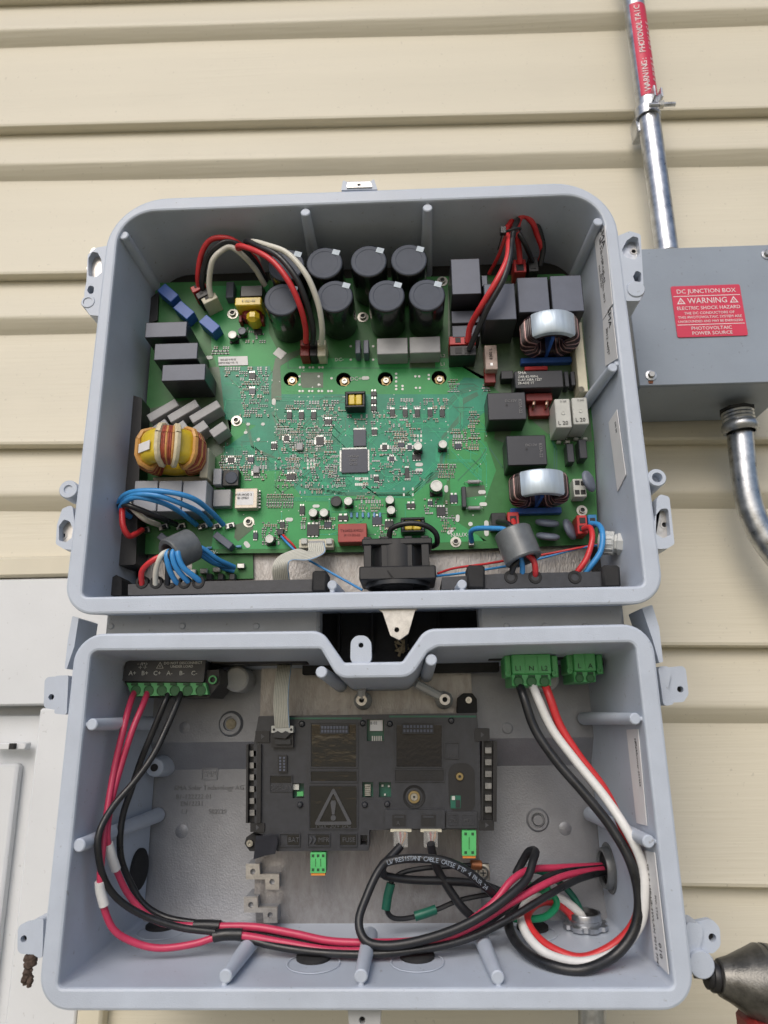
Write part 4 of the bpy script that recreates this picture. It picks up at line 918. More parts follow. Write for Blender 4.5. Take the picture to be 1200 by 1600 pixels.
for i in range(3):
    e = (282+i*17, 908-i*1.5)
    wire('bundle_wire', '%s blue wire leaving the left ferrite down into the duct' % ('left', 'middle', 'right')[i], 'wire', [(302, 850+i*2, .055), (282+i*4, 858, .034), (262+i*8, 864-i, .022), (264+i*11, 886, .024), (e[0]-8, e[1]-2, .032), (e[0]+2, e[1]+8, .040)], 4.4, WBLU)
for i in range(4):
    wire('bundle_wire', '%s of the four blue wires from the left ferrite to the small lower board' % ('lowest', 'second lowest', 'second highest', 'highest')[i], 'wire', [(296, 852+i*2, .05), (314, 858+i*4, .056), (330+i*3, 872+i*4, .066), (348+i*6, 888-i*1, .076), (366, 892-i*2, .080)] if i < 3 else [(296, 850, .05), (318, 858, .05), (340, 874, .06), (366, 886, .078)], 4.0, WBLU)
sb = thing('small_board', 'small green board under the lower left corner of the main board', 'circuit board', P(310, 905, .088))
pl = xz([(300, 868), (395, 866), (396, 904), (300, 906)], .088)[::-1]
MB().prism(pl, .088, .0895).build('board', GRN, sb)
for px, py in ((300, 893), (318, 892), (338, 890), (356, 888), (376, 884)):
    comp('tab', px-6, py-4, px+6, py+4, .005, TIN, parent=sb, base=.088)
for x0 in (322, 340, 358): comp('block', x0, 896, x0+9, 906, .008, FILMD, parent=sb, base=.088)
# wires right
wire('neutral_wire', 'short blue wire hooked from the board tab into the right ferrite', 'wire', [(737, 846, .074), (737, 832, .062), (746, 825, .054), (768, 826, .044), (792, 830, .034), (806, 850, .032), (815, 880, .032), (816, 902, .038)], 4.2, WBLU)
wire('output_wire', 'black wire passing through the right ferrite into the duct', 'wire', [(778, 815, .058), (796, 820, .040), (806, 840, .034), (810, 870, .032), (803, 885, .032), (796, 905, .04)], 4.8, WBLK)
wire('output_wire', 'red wire passing through the right ferrite into the duct', 'wire', [(802, 814, .058), (806, 830, .036), (818, 860, .032), (832, 875, .030), (837, 890, .032), (835, 906, .04)], 4.8, WRED)
wire('output_wire', 'red wire curving from the lower right terminal into the duct', 'wire', [(912, 826, .060), (922, 826, .050), (926, 842, .042), (918, 872, .040), (904, 892, .042), (892, 906, .048)], 4.6, WRED)
wire('output_wire', 'blue wire curving from the lower right terminal into the duct', 'wire', [(924, 818, .060), (936, 820, .050), (942, 836, .042), (938, 862, .040), (922, 886, .042), (906, 906, .048)], 4.6, WBLU)
wire('fan_wire', 'thin red wire running from the fan to the cable gland', 'wire', [(684, 896, .05), (710, 889, .06), (760, 882, .066), (800, 875, .07), (850, 866, .07), (900, 856, .065), (938, 850, .05)], 1.9, WRED)
wire('fan_wire', 'thin blue wire running from the fan to the right terminals', 'wire', [(682, 900, .05), (710, 896, .06), (760, 890, .066), (800, 884, .07), (850, 872, .07), (900, 858, .065), (934, 852, .05)], 1.9, WBLU)
wire('sensor_wire', 'thin blue wire running from the board header down to the fan', 'wire', [(438, 836, .080), (452, 850, .072), (470, 866, .070), (500, 886, .068), (540, 908, .066), (566, 922, .06)], 1.9, WBLU)
wire('sensor_wire', 'thin red wire dropping from the board header behind the ribbon', 'wire', [(440, 834, .080), (448, 842, .074), (458, 852, .074), (464, 862, .078)], 1.9, WRED)
comp('plug', 433, 826, 443, 836, .006, CHIP)
# ribbon cable, upper
def ribbon(name, label, path, wv, m, n=9):
    # path of 3D points, wv = half-width vectors at each point; ridged strip
    pts = spline(path, 8); wvs = spline(wv, 8); mb = MB(); vs = []; fs = []; k = n*4+1
    for p, w in zip(pts, wvs):
        t = w.normalized()
        for j in range(k):
            u = j/(k-1)*2-1; ph = (j % 4)/4
            vs.append(p+w*u)
    t0 = [(pts[min(i+1, len(pts)-1)]-pts[max(i-1, 0)]).normalized() for i in range(len(pts))]
    out = []
    for i in range(len(pts)):
        nn = t0[i].cross(wvs[i].normalized())
        for j in range(k): out.append(vs[i*k+j]+nn*(.00035*(1-abs(cos(pi*j/4)))-.0002))
    for i in range(len(pts)):
        nn = t0[i].cross(wvs[i].normalized())
        for j in range(k): out.append(vs[i*k+j]-nn*(.00035*(1-abs(cos(pi*j/4)))+.0004))
    N = len(pts)*k; mi = []
    for i in range(len(pts)-1):
        for j in range(k-1):
            fs.append((i*k+j, i*k+j+1, (i+1)*k+j+1, (i+1)*k+j)); mi.append(1 if j % 4 in (3,) else (2 if j > k-4 else 0))
            fs.append((N+i*k+j, N+(i+1)*k+j, N+(i+1)*k+j+1, N+i*k+j+1)); mi.append(0)
    mb.add(out, fs); mb.m = mi
    o = mb.build(name, [m, RIBD, WBLU], None, 80); return tag(o, label, 'ribbon cable')
ribbon('ribbon_cable', 'grey ribbon cable folding down from the board header left of the fan', PS([(494, 848, .068), (494, 862, .060), (474, 866, .056), (446, 872, .052), (438, 886, .052), (440, 910, .062)]),
       [V((.008, 0, 0)), V((.008, 0, -.001)), V((.006, -.002, -.006)), V((.007, -.004, -.003)), V((.008, -.002, 0)), V((.008, 0, 0))], RIB)
# fan
fan = thing('cooling_fan', 'black box fan at the bottom middle of the upper enclosure', 'fan', P(620, 920, .06))
a, b = P(561, 888, .030), P(681, 888, .030); w = (b.x-a.x)/2; cx = (a.x+b.x)/2; zt, zm, zb = P(620, 842, .036).z, P(620, 884, .030).z, P(620, 905, .028).z
yf = .030; dep = .05
MB().box((cx, yf+dep/2, zt-.003), (w*.93, dep/2-.002, .003), .001).build('top_flange', BLK, fan)
MB().box((cx, yf+dep/2-.0005, (zm+zb)/2), (w, dep/2, (zm-zb)/2), .0012).build('bottom_flange', BLK, fan)
MB().lathe([(w*.8, 0), (w*.8, zt-zm)], (cx, yf+dep/2+.004, zm-.001), (0, 0, 1), 28).build('barrel', BLK, fan)
for dx in (-.78, -.32, .30, .74): MB().box((cx+dx*w, yf+.006, (zt+zm)/2), (.0035, .0025, (zt-zm)/2+.002), .0005).build('rib', BLK, fan)
MB().lathe([(w*.86, 0), (w*.86, .0035), (w*.80, .0035), (w*.80, 0), (w*.86, 0)], (cx, yf+dep/2, zb-.0036), (0, 0, 1), 36).build('opening_ring', CHIP, fan)
MB().lathe([(0, 0), (w*.42, 0), (w*.42, .006)], (cx, yf+dep/2, zb-.003), (0, 0, 1), 24).build('hub', BLKM, fan)
for i in range(7):
    an = 2*pi*i/7; MB().box((cx+cos(an)*w*.6, yf+dep/2+sin(an)*w*.6, zb+.004), (w*.2, .0006, .005), 0, Matrix.Rotation(an, 3, 'Z') @ Matrix.Rotation(.6, 3, 'X')).build('blade', BLKM, fan)
MB().tube(spline(PS([(608, 842, .05), (612, 826, .046), (635, 818, .042), (662, 820, .042), (680, 832, .046), (683, 848, .055), (676, 854, .066)])), .0026, 10).build('lead', WBLK, fan)
MB().tube(spline(PS([(684, 850, .056), (678, 853, .066), (672, 852, .07)])), .0011, 8).build('lead_end', WRED, fan)
# ducts and foam blocks along the bottom
for l, lab, n in (([(200, 913), (330, 908), (487, 905), (488, 924), (200, 930)], 'left black cable duct along the bottom of the upper enclosure', 1), ([(690, 902), (790, 896), (940, 893), (942, 916), (690, 921)], 'right black cable duct along the bottom of the upper enclosure', 2)):
    o = thing('cable_duct', lab, 'cable duct', P(l[0][0], l[0][1]+10, .06)); pl = xz(l, .034)[::-1]
    MB().prism(pl, .034, .036).build('front_panel', MATS['module_black_plastic'], o)
    t0, t1 = P(l[0][0], l[0][1], .034), P(l[2][0], l[2][1], .034)
    MB().box(((t0.x+t1.x)/2, .058, (t0.z+t1.z)/2-.006), ((t1.x-t0.x)/2, .0215, .004), .0008).build('shelf', BLKM, o)
    for i in range(5 if n == 1 else 3):
        px = (222+i*22) if n == 1 else (798, 836, 898)[i]; py = (908 if n == 1 else 900)
        c = P(px, py, .034); MB().lathe([(.0035, 0), (.0055, 0), (.006, .001), (.006, .006), (.004, .007)], (c.x, .033, c.z-.001), (0, 1, 0), 18).build('grommet', BLKM, o)
for px, py, w_, h_, nm in ((499, 908, 12, 17, 'left of the fan'), (744, 901, 14, 19, 'right of the fan'), (956, 900, 14, 18, 'in the lower right corner')):
    k = sc(px, py, .028); c = P(px, py, .028); o = MB().box((c.x, .040, c.z), (w_*k, .012, h_*k), .002, Matrix.Rotation(radians(2), 3, 'Y')).build('foam_block', BLKM); tag(o, 'black foam block %s' % nm, 'foam block')
o = thing('side_bracket', 'tall black plastic bracket on the left inside wall', 'bracket', P(190, 882, .08))
pl = rounded(xz([(190, 612), (222, 622), (212, 882), (172, 884)], .060)[::-1], .002, 3); MB().prism(pl, .060, .090).build('plate', BLK, o)
pl = rounded(xz([(208, 625), (226, 628), (220, 700), (218, 870), (198, 872)], .068)[::-1], .001, 3); MB().prism(pl, .068, .075).build('rib', BLK, o)
pl = rounded(xz([(170, 905), (182, 898), (190, 905), (190, 930), (168, 930)], .050)[::-1], .001, 3); MB().prism(pl, .050, .08).build('foot', BLKM, o)
pl = rounded(xz([(230, 470), (248, 455), (246, 500), (232, 505)], .080)[::-1], .001, 3); MB().prism(pl, .080, .09).build('clip', BLK, o)
# cable gland on the right wall
gl = thing('cable_gland', 'pale grey plastic cable gland on the right inside wall', 'cable gland', P(985, 850, .045))
a = P(982, 850, .045); L = a-P(941, 848, .052); ax_ = -L
MB().lathe([(0, 0), (.0095, 0), (.0105, .001), (.0105, .009), (.0088, .010), (.0088, .012), (.011, .0125), (.0112, .014)], a, ax_, 8).build('hex_body', GLND, gl, 20)
MB().lathe([(.0092, .012), (.0104, .0125), (.0104, .022), (.0085, .026), (.004, .027), (0, .026)], a, ax_, 26).build('dome_nut', GLND, gl, 60)
for i in range(14):
    an = 2*pi*i/14; zv = ax_.normalized(); xv = zv.orthogonal().normalized(); yv = zv.cross(xv); q = a+zv*.018+(xv*cos(an)+yv*sin(an))*.0104
    MB().tube([q-zv*.005, q+zv*.004], .0007, 5).build('grip_rib', GLND, gl)
# stickers on the right inside walls
urp = V((.194, 0, 0)); urn = V((-.098, -.0082, 0)).normalized()
def sticker(name, label, quad, p0, n, prints=(), m=WHITE):
    q = [hit(x, y, p0, n)+n*.0008 for x, y in quad]
    o = thing(name, label, 'sticker', (q[0]+q[2])/2)
    MB().add(q+[v-n*.0006 for v in q], [(0, 1, 2, 3), (7, 6, 5, 4), (0, 4, 5, 1), (1, 5, 6, 2), (2, 6, 7, 3), (3, 7, 4, 0)]).build('paper', m, o)
    dn = (q[3]-q[0]).normalized(); w = (q[1]-q[0]); nn = n
    for s, u, v_, sz in prints:
        at = q[0]+(q[3]-q[0])*v_+w*u+n*.0003
        text(o, 'sticker_print', s, 0, 0, 0, sz, INK, right=dn, up=dn.cross(-n)*-1 if False else nn.cross(dn), at=at, ex=.00004)
    return o
sticker('rating_sticker', 'upper white rating sticker on the right inside wall of the upper enclosure', [(930, 374), (946, 352), (958, 475), (943, 500)], urp, urn, (('SMA', .75, .1, .012), ('SB 5.0-1SP-US-41', .5, .35, .007), ('Serial No. 3012', .35, .66, .005), ('MAC 0040 AD', .2, .5, .004)))
sticker('test_sticker', 'lower white and blue test sticker on the right inside wall of the upper enclosure', [(943, 502), (957, 480), (966, 560), (947, 572)], urp, urn, (('SMA', .75, .15, .010), ('3012 4471', .4, .55, .006), ('1.2.3', .5, .8, .004)))
sticker('code_sticker', 'blank white sticker low on the right inside wall of the upper enclosure', [(952, 660), (965, 640), (979, 742), (966, 768)], urp, urn, (('DK 20', .7, .2, .004),))
sticker('code_sticker', 'white strip sticker between the right posts of the lower enclosure', [(980, 1140), (998, 1139), (1012, 1290), (996, 1286)], prx, nrx, (('Seriennummer 301222', .7, .35, .004), ('EN 12-2', .75, .2, .003)))
sticker('serial_sticker', 'long white serial number sticker at the bottom right of the lower enclosure', [(1006, 1328), (1024, 1332), (1046, 1522), (1024, 1500)], prx, nrx, (('SB 5.0-1SP-US-41', .3, .35, .005), ('WLAN 3012 7741', .3, .8, .005), ('010', .65, .88, .007), ('PIC: 2T2R', .7, .5, .004)))

# ================================================================ things in the lower enclosure
# DC connector block
dcb = thing('dc_connector', 'black connector block with a green six-way terminal row and white print', 'connector', P(265, 1090, .1))
dfr = .062
pl = rounded(xz([(191, 1064), (198, 1026), (322, 1026), (318, 1066)], dfr)[::-1], .0012, 3); MB().prism(pl, dfr, .13).build('housing', MATS['module_black_plastic'], dcb)
pl = rounded(xz([(192, 1062), (317, 1064), (340, 1060), (341, 1050), (320, 1040), (322, 1085), (318, 1090), (210, 1086)], dfr+.004)[::-1], .0008, 2)
MB().prism(xz([(190, 1060), (342, 1046), (343, 1068), (326, 1090), (210, 1089)], dfr+.006)[::-1], dfr+.006, .12).build('rear_body', BLK, dcb)
gfr = dfr-.001
pl = xz([(198, 1067), (321, 1067), (325, 1085), (206, 1088)], gfr)[::-1]
grow_ = MB().prism(pl, gfr, .1).build('terminal_row', GT, dcb)
k = sc(260, 1075, gfr)
for i in range(6):
    px = 212+i*20.3; c = P(px, 1079, gfr)
    MB().lathe([(0, .0005), (6.6*k, .0005), (7*k, -.0002), (7.8*k, -.0002), (8.2*k, .0008)], (c.x, gfr-.0006, c.z), (0, 1, 0), 18).build('wire_entry', mat('entry_green', (.03, .14, .045), .5), grow_)
    c = P(px-2, 1069, gfr-.001); MB().box(c, (5*k, .0005, 1.6*k), .0002).build('release_slot', mat('slot_green', (.02, .08, .03), .5), grow_)
    text(dcb, 'terminal_print', ('A+', 'B+', 'C+', 'A-', 'B-', 'C-')[i], 207+i*19.3, 1052, dfr-.0003, 9.5, SILK)
k = sc(333, 1061, dfr)
MB().lathe([(4.2*k, .001), (4.5*k, 0), (6.6*k, 0), (7*k, .001)], P(332, 1062, dfr+.002), (0, 1, 0), 18).build('side_lug', GT, dcb)
for s, px, py, sz in (('DO NOT DISCONNECT', 286, 1036, 5.6), ('UNDER LOAD', 284, 1041.5, 5.6), ('- -/(+)-', 223, 1037, 6), ('-(- -)-', 223, 1042, 6)): text(dcb, 'terminal_print', s, px, py, dfr-.0003, sz, SILK)
def tri_sign(parent, px, py, d, r, m, w=1.0, bolt=True, ex=.0002):
    k = sc(px, py, d); c = P(px, py, d); o_ = [(c.x+r*k*cos(radians(a)), c.z+r*k*sin(radians(a))) for a in (90, 210, 330)]
    i_ = [(c.x+(r-2*w)*k*cos(radians(a)), c.z+(r-2*w)*k*sin(radians(a))) for a in (90, 210, 330)]
    MB().prism(o_, d-ex, d, holes=[i_[::-1]]).build('triangle_sign', m, parent)
    if bolt:
        s = r*k*.5; b_ = [(.1, .8), (-.3, -.05), (0, 0), (-.1, -.6), (.3, .15), (.02, .1)]
        MB().prism([(c.x+x*s, c.z+z*s) for x, z in b_], d-ex, d).build('bolt_sign', m, parent)
tri_sign(dcb, 250, 1041, dfr-.0001, 6.5, SILK, .5)
# green AC plugs
def acplug(name, label, x0, y0, x1, y1, n, letters, d, flanges=True):
    o = thing(name, label, 'terminal block', P((x0+x1)/2, y1, d+.03))
    cx = (x0+x1)/2; k = sc(cx, (y0+y1)/2, d); w = (x1-x0)/n
    comp('upper_body', x0, y0, x1, y0+(y1-y0)*.62, .045, GT, .0008, base=d+.045, parent=o)
    comp('lower_body', x0, y0+(y1-y0)*.62, x1, y1, .050, GT, .0008, base=d+.051, parent=o)
    for i in range(n):
        px = x0+w*(i+.5); py = y0+(y1-y0)*.86; c = P(px, py, d-.0003)
        MB().lathe([(0, .0006), (w*.3*k, .0006), (w*.36*k, 0), (w*.40*k, .0004)], (c.x, d-.001, c.z), (0, 1, 0), 18).build('wire_entry', MATS['entry_green'], o)
        MB().box(P(px, y0+(y1-y0)*.70, d+.0008), (w*.26*k, .0005, 2.2*k), .0002).build('release_slot', MATS['slot_green'], o)
        if i: MB().box(P(x0+w*i, y0+(y1-y0)*.3, d-.0003), (.5*k, .0004, (y1-y0)*.28*k), .0001).build('rib', GT, o)
        if letters: text(o, 'terminal_print', letters[i], px, y0+(y1-y0)*.45, d-.0006, 11, INK)
    for x in (x0-11, x1+1):
        comp('flange', x, y0+2, x+10, y0+(y1-y0)*.72, .030, GT, .0008, base=d+.036, parent=o); c = P(x+5, y0+(y1-y0)*.6, d+.004)
        MB().lathe([(2.4*k, .001), (2.8*k, 0), (4.4*k, 0), (4.8*k, .001)], (c.x, d+.0045, c.z), (0, 1, 0), 16).build('screw_eye', GT, o)
    return o
acplug('output_plug', 'green three-way plug marked L1 N L2 with thick wires', 800, 1022, 861, 1072, 3, ('L1', 'N', 'L2'), .055)
acplug('relay_plug', 'empty green two-way plug at the top right', 897, 1020, 931, 1066, 2, ('L', 'A'), .062)
comp('plug_seat', 886, 1016, 942, 1040, .03, BLK, base=.11, parent=bpy.data.objects['connection_enclosure'])
# DC wires
DCW = 'crimson'
wire('dc_wire', 'crimson wire from terminal A+ swinging lowest at the left', 'wire', [(212, 1078, 0.066), (205, 1096, 0.054), (192, 1140, 0.042), (180, 1200, 0.038), (170, 1260, 0.032), (160, 1320, 0.026), (156, 1375, 0.026), (160, 1408, 0.03), (178, 1450, 0.038), (208, 1472, 0.046), (250, 1481, 0.05), (300, 1474, 0.054), (340, 1463, 0.056)], 5.4, WPNK)
wire('dc_wire', 'crimson wire from terminal B+ curving inside the lowest one', 'wire', [(232, 1078, 0.066), (226, 1096, 0.056), (208, 1140, 0.046), (190, 1195, 0.042), (176, 1250, 0.036), (168, 1300, 0.03), (172, 1330, 0.036), (182, 1362, 0.048), (200, 1398, 0.058), (228, 1428, 0.064), (260, 1442, 0.066), (306, 1447, 0.068)], 5.2, WPNK)
wire('dc_wire', 'black wire from terminal A- twisting behind the others at the left', 'wire', [(266, 1078, 0.066), (258, 1100, 0.06), (236, 1150, 0.06), (220, 1190, 0.062), (206, 1230, 0.062), (194, 1270, 0.06), (188, 1310, 0.058), (190, 1345, 0.062), (202, 1378, 0.07), (224, 1410, 0.074), (258, 1432, 0.076), (310, 1443, 0.074), (350, 1446, 0.072)], 5.2, WBLK)
wire('dc_wire', 'glossy black wire from terminal B- crossing over at the left', 'wire', [(285, 1078, 0.066), (277, 1098, 0.056), (258, 1140, 0.05), (240, 1180, 0.044), (210, 1222, 0.036), (178, 1258, 0.028), (158, 1296, 0.02), (154, 1330, 0.018), (162, 1370, 0.026), (185, 1404, 0.036), (225, 1430, 0.046), (280, 1448, 0.052), (336, 1456, 0.056)], 5.4, WBLK)
for l, nm in (([(169, 1318, .033), (173, 1334, .0372), (181, 1358, .0465)], 'inner'), ([(156, 1377, .026), (157, 1392, .028), (163, 1415, .031)], 'outer')):
    o = MB().tube(spline(PS(l), 6), .0040, 12).build('wire_marker', WWH2); tag(o, 'white marker sleeve on the %s crimson wire' % nm, 'wire marker')
# after the splices: long run to the right
RUN = [([(306, 1447, 0.068), (345, 1447, 0.066), (400, 1450, 0.064), (460, 1460, 0.062), (520, 1470, 0.062), (600, 1474, 0.062), (660, 1468, 0.064), (720, 1448, 0.07), (770, 1410, 0.078), (800, 1376, 0.086), (830, 1358, 0.098), (870, 1356, 0.11), (940, 1353, 0.128)], WPNK, 'upper crimson wire running along the bottom to the right conduit'),
       ([(336, 1462, 0.056), (380, 1461, 0.057), (440, 1474, 0.056), (520, 1485, 0.054), (600, 1484, 0.052), (680, 1470, 0.054), (740, 1446, 0.06), (800, 1412, 0.07), (850, 1382, 0.084), (890, 1368, 0.104), (942, 1358, 0.124)], WPNK, 'lower crimson wire running along the bottom to the right conduit'),
       ([(310, 1443, 0.074), (360, 1448, 0.072), (430, 1464, 0.07), (500, 1474, 0.068), (580, 1478, 0.066), (660, 1474, 0.066), (740, 1452, 0.07), (790, 1420, 0.076), (830, 1386, 0.086), (870, 1364, 0.104), (944, 1356, 0.126)], WBLK, 'upper black wire running along the bottom to the right conduit'),
       ([(330, 1458, 0.056), (380, 1464, 0.058), (430, 1480, 0.054), (500, 1489, 0.05), (580, 1490, 0.048), (660, 1482, 0.05), (730, 1466, 0.056), (790, 1440, 0.064), (850, 1404, 0.078), (900, 1376, 0.1), (944, 1362, 0.124)], WBLK, 'lowest black wire running along the bottom to the right conduit')]
for l, m, lab in RUN: wire('dc_wire', lab, 'wire', l, 5.8, m)
for l, nm in (([(304, 1446, .068), (322, 1446, .067), (344, 1447, .066)], 'upper'), ([(334, 1463, .056), (352, 1460, .056), (378, 1460, .057)], 'lower')):
    o = MB().tube(spline(PS(l), 5), .0046, 12).build('splice_sleeve', WBLK); tag(o, 'black splice sleeve joining the %s crimson wires' % nm, 'splice sleeve')
# AC loop
wire('ac_wire', 'thick black wire from terminal L1 in the big right loop', 'wire', [(811, 1068, 0.06), (818, 1090, 0.052), (836, 1140, 0.05), (870, 1188, 0.044), (915, 1240, 0.038), (955, 1290, 0.032), (985, 1345, 0.028), (998, 1400, 0.028), (992, 1450, 0.028), (962, 1494, 0.026), (910, 1516, 0.022), (858, 1508, 0.03), (818, 1485, 0.05), (796, 1452, 0.075), (800, 1420, 0.1), (820, 1402, 0.11)], 8.2, WBLK)
wire('ac_wire', 'thick white wire from terminal N in the big right loop', 'wire', [(831, 1068, 0.06), (840, 1092, 0.052), (862, 1140, 0.05), (898, 1188, 0.046), (945, 1245, 0.038), (980, 1300, 0.028), (1002, 1350, 0.026), (1008, 1400, 0.026), (998, 1445, 0.03), (965, 1485, 0.033), (912, 1503, 0.032), (862, 1494, 0.045), (830, 1470, 0.06), (815, 1440, 0.082), (822, 1412, 0.104), (848, 1398, 0.114), (880, 1406, 0.118), (905, 1428, 0.12), (915, 1446, 0.12)], 7.8, WWH2)
wire('ac_wire', 'thick red wire from terminal L2 in the big right loop', 'wire', [(851, 1068, 0.06), (860, 1090, 0.054), (876, 1134, 0.054), (905, 1180, 0.052), (945, 1232, 0.048), (972, 1290, 0.042), (990, 1345, 0.038), (999, 1395, 0.036), (990, 1440, 0.04), (960, 1478, 0.043), (910, 1496, 0.045), (868, 1486, 0.054), (838, 1462, 0.068), (824, 1434, 0.086), (838, 1412, 0.104), (866, 1408, 0.116), (888, 1424, 0.12), (900, 1444, 0.12)], 7.4, WRED)
wire('ground_wire', 'bright green wire bent round behind the wire bundle', 'wire', [(812, 1386, .112), (830, 1384, .108), (862, 1398, .112), (868, 1416, .110), (850, 1434, .104), (820, 1437, .100), (792, 1434, .104)], 5.6, WGRN)
wire('ground_wire', 'dark green wire dropping into the bottom fitting', 'wire', [(828, 1358, .12), (850, 1364, .122), (880, 1384, .122), (902, 1412, .122), (912, 1444, .122)], 5, DGRN)
o = MB().tube(PS([(846, 1396, .103), (855, 1392, .1025), (862, 1400, .103)]), .0048, 10).build('green_tape', WGRN); tag(o, 'strip of green tape on the white wire', 'tape')
# fittings
q = hit(915, 1450, pb, nb)
ln = thing('locknut', 'zinc conduit locknut on the bottom wall at the right', 'locknut', q)
MB().lathe([(.0122, 0), (.0122, .012), (.0138, .012), (.0142, .011), (.0142, .007), (.0148, .0065), (.0148, .0045), (.0142, .004), (.0142, 0)], q+nb*.001, nb, 28).build('bushing', STEEL, ln)
lt = MB(); prf = []
zv = nb; xv = zv.orthogonal().normalized(); yv = zv.cross(xv); n = 64; vs = []; fs = []
for i in range(n):
    an = 2*pi*i/n; R = .0195 if (i % 8) < 5 else .0172
    for rr, hh in ((.0140, .0045), (R, .0045), (R, .0008), (.0140, .0008)): vs.append(q+zv*hh+(xv*cos(an)+yv*sin(an))*rr)
for i in range(n):
    j = (i+1) % n
    for c_ in range(4): fs.append((i*4+c_, i*4+(c_+1) % 4, j*4+(c_+1) % 4, j*4+c_))
lt.add(vs, fs).build('ring', STEEL, ln, 30)
MB().lathe([(0, 0), (.0122, 0)], q+nb*.009, nb, 20).build('opening', BLKM, ln)
q = hit(951, 1356, prx, nrx)
fb = thing('bushing', 'dark oval bushing on the right wall where the crimson wires leave', 'bushing', q)
MB().lathe([(.0135, .004), (.0145, .006), (.0165, .006), (.0175, .004), (.0178, 0), (.021, .0005), (.0215, 0)], q, nrx, 30).build('ring', FERR, fb); MB().lathe([(0, .002), (.0138, .002)], q, nrx, 24).build('opening', BLKM, fb)
# network cables
CBL = mat('cable_black', (.016, .017, .02), .4, 0, .1, 200, .1, 900)
wire('network_cable', 'black network cable looping left and low from the left socket', 'cable', [(626, 1322, 0.085), (612, 1336, 0.08), (592, 1360, 0.072), (572, 1400, 0.064), (562, 1440, 0.056), (570, 1468, 0.05), (600, 1478, 0.046), (650, 1472, 0.046), (710, 1452, 0.05), (760, 1426, 0.056), (800, 1398, 0.064), (824, 1372, 0.074), (834, 1345, 0.084), (836, 1331, 0.095), (828, 1330, 0.103), (816, 1346, 0.11), (806, 1366, 0.112)], 7, CBL)
nc = wire('network_cable', 'black network cable with white print arching under the module', 'cable', [(598, 1366, .082), (596, 1358, .078), (606, 1346, .076), (640, 1340, .074), (690, 1345, .074), (730, 1362, .076), (762, 1388, .082), (780, 1406, .092)], 7, CBL)
wire('network_cable', 'black network cable hanging straight from the right socket', 'cable', [(673, 1318, .085), (677, 1336, .09), (686, 1362, .096), (704, 1394, .098), (726, 1422, .098), (748, 1440, .1), (772, 1448, .104)], 6.6, CBL)
wire('network_cable', 'black network cable passing level behind the printed one', 'cable', [(596, 1360, .085), (604, 1370, .088), (640, 1374, .094), (700, 1376, .098), (750, 1382, .102), (790, 1396, .106)], 6.2, CBL)
# print on the cable, letter by letter along its arch
word = 'UV RESISTANT CABLE CAT5E FTP 4 PAIR 24'; cp_ = spline(PS([(606, 1348, .070), (640, 1341, .0685), (690, 1346, .0685), (730, 1363, .0705), (762, 1389, .0765)]), 40)
ln_ = [0]
for a, b in zip(cp_, cp_[1:]): ln_.append(ln_[-1]+(b-a).length)
for i, ch in enumerate(word):
    if ch == ' ': continue
    s = ln_[-1]*(i+.5)/len(word); j = max(jj for jj in range(len(ln_)) if ln_[jj] <= s); j = min(j, len(cp_)-2)
    t = (cp_[j+1]-cp_[j]).normalized(); text(nc, 'cable_print', ch, 0, 0, 0, .0052, mat('cable_ink', (.26, .30, .36), .6), right=t, up=V((0, 0, 1)), at=cp_[j]-V((0, .0012, 0)), ex=.0001)
gw = thing('bonding_wire', 'thin dark wire with two green sleeves going to the copper lug', 'wire', P(610, 1420, .11))
MB().tube(spline(PS([(735, 1352, .112), (700, 1354, .108), (660, 1357, .104), (628, 1364, .1), (612, 1378, .098), (605, 1400, .098), (604, 1420, .098), (614, 1434, .1), (640, 1434, .104), (680, 1422, .108), (720, 1406, .11), (770, 1396, .112)])), .0022, 8).build('conductor', CBL, gw)
for l in ([(611, 1380, .0965), (606, 1400, .0965), (603, 1421, .0965)], [(648, 1432, .1025), (664, 1427, .1035), (681, 1421, .1055)]): MB().tube(spline(PS(l), 5), .0040, 12).build('sleeve', DGRN, gw)
lug = thing('ground_lug', 'copper ground lug and screw at the lower right of the module', 'lug', P(754, 1365, .12))
MB().cyl(P(735, 1351, .113), P(752, 1352, .115), .0042, n=14, b=.0006).build('barrel', mat('copper_orange', (.55, .22, .10), .35, .7, .15, 200), lug)
c = P(754, 1362, .118); k = sc(754, 1362, .118)
MB().box((c.x, .118, c.z), (11*k, .0015, 12*k), .0005).build('plate', SCREW, lug); MB().lathe([(0, 0), (6*k, 0), (8*k, .0012), (9*k, .003), (11.5*k, .0032), (11.5*k, .0045)], (c.x, .1125, c.z), (0, 1, 0), 20).build('screw', SCREW, lug)
MB().box((c.x, .1122, c.z), (4.5*k, .0004, .9*k)).build('slot', CHIP, lug); MB().box((c.x, .1122, c.z), (.9*k, .0004, 4.5*k)).build('slot', CHIP, lug)
# module ------------------------------------------------------------------
md = thing('control_module', 'black plastic communication module in the middle of the lower enclosure', 'module', P(580, 1330, .125))
MF = .100
body = [(404, 1119), (745, 1114), (749, 1160), (752, 1296), (577, 1297), (576, 1329), (432, 1330), (428, 1310), (398, 1300), (396, 1165)]
def pxprism(parent, name, l, d0, d1, m, r=.0008, holes=()):
    pl = xz(l, d0)
    if sum(pl[i][0]*pl[(i+1) % len(pl)][1]-pl[(i+1) % len(pl)][0]*pl[i][1] for i in range(len(pl))) < 0: pl = pl[::-1]
    hs = []
    for h in holes:
        hp = xz(h, d0)
        if sum(hp[i][0]*hp[(i+1) % len(hp)][1]-hp[(i+1) % len(hp)][0]*hp[i][1] for i in range(len(hp))) > 0: hp = hp[::-1]
        hs.append(hp)
    return MB().prism(rounded(pl, r, 3) if r else pl, d0, d1, holes=hs).build(name, m, parent, 30)
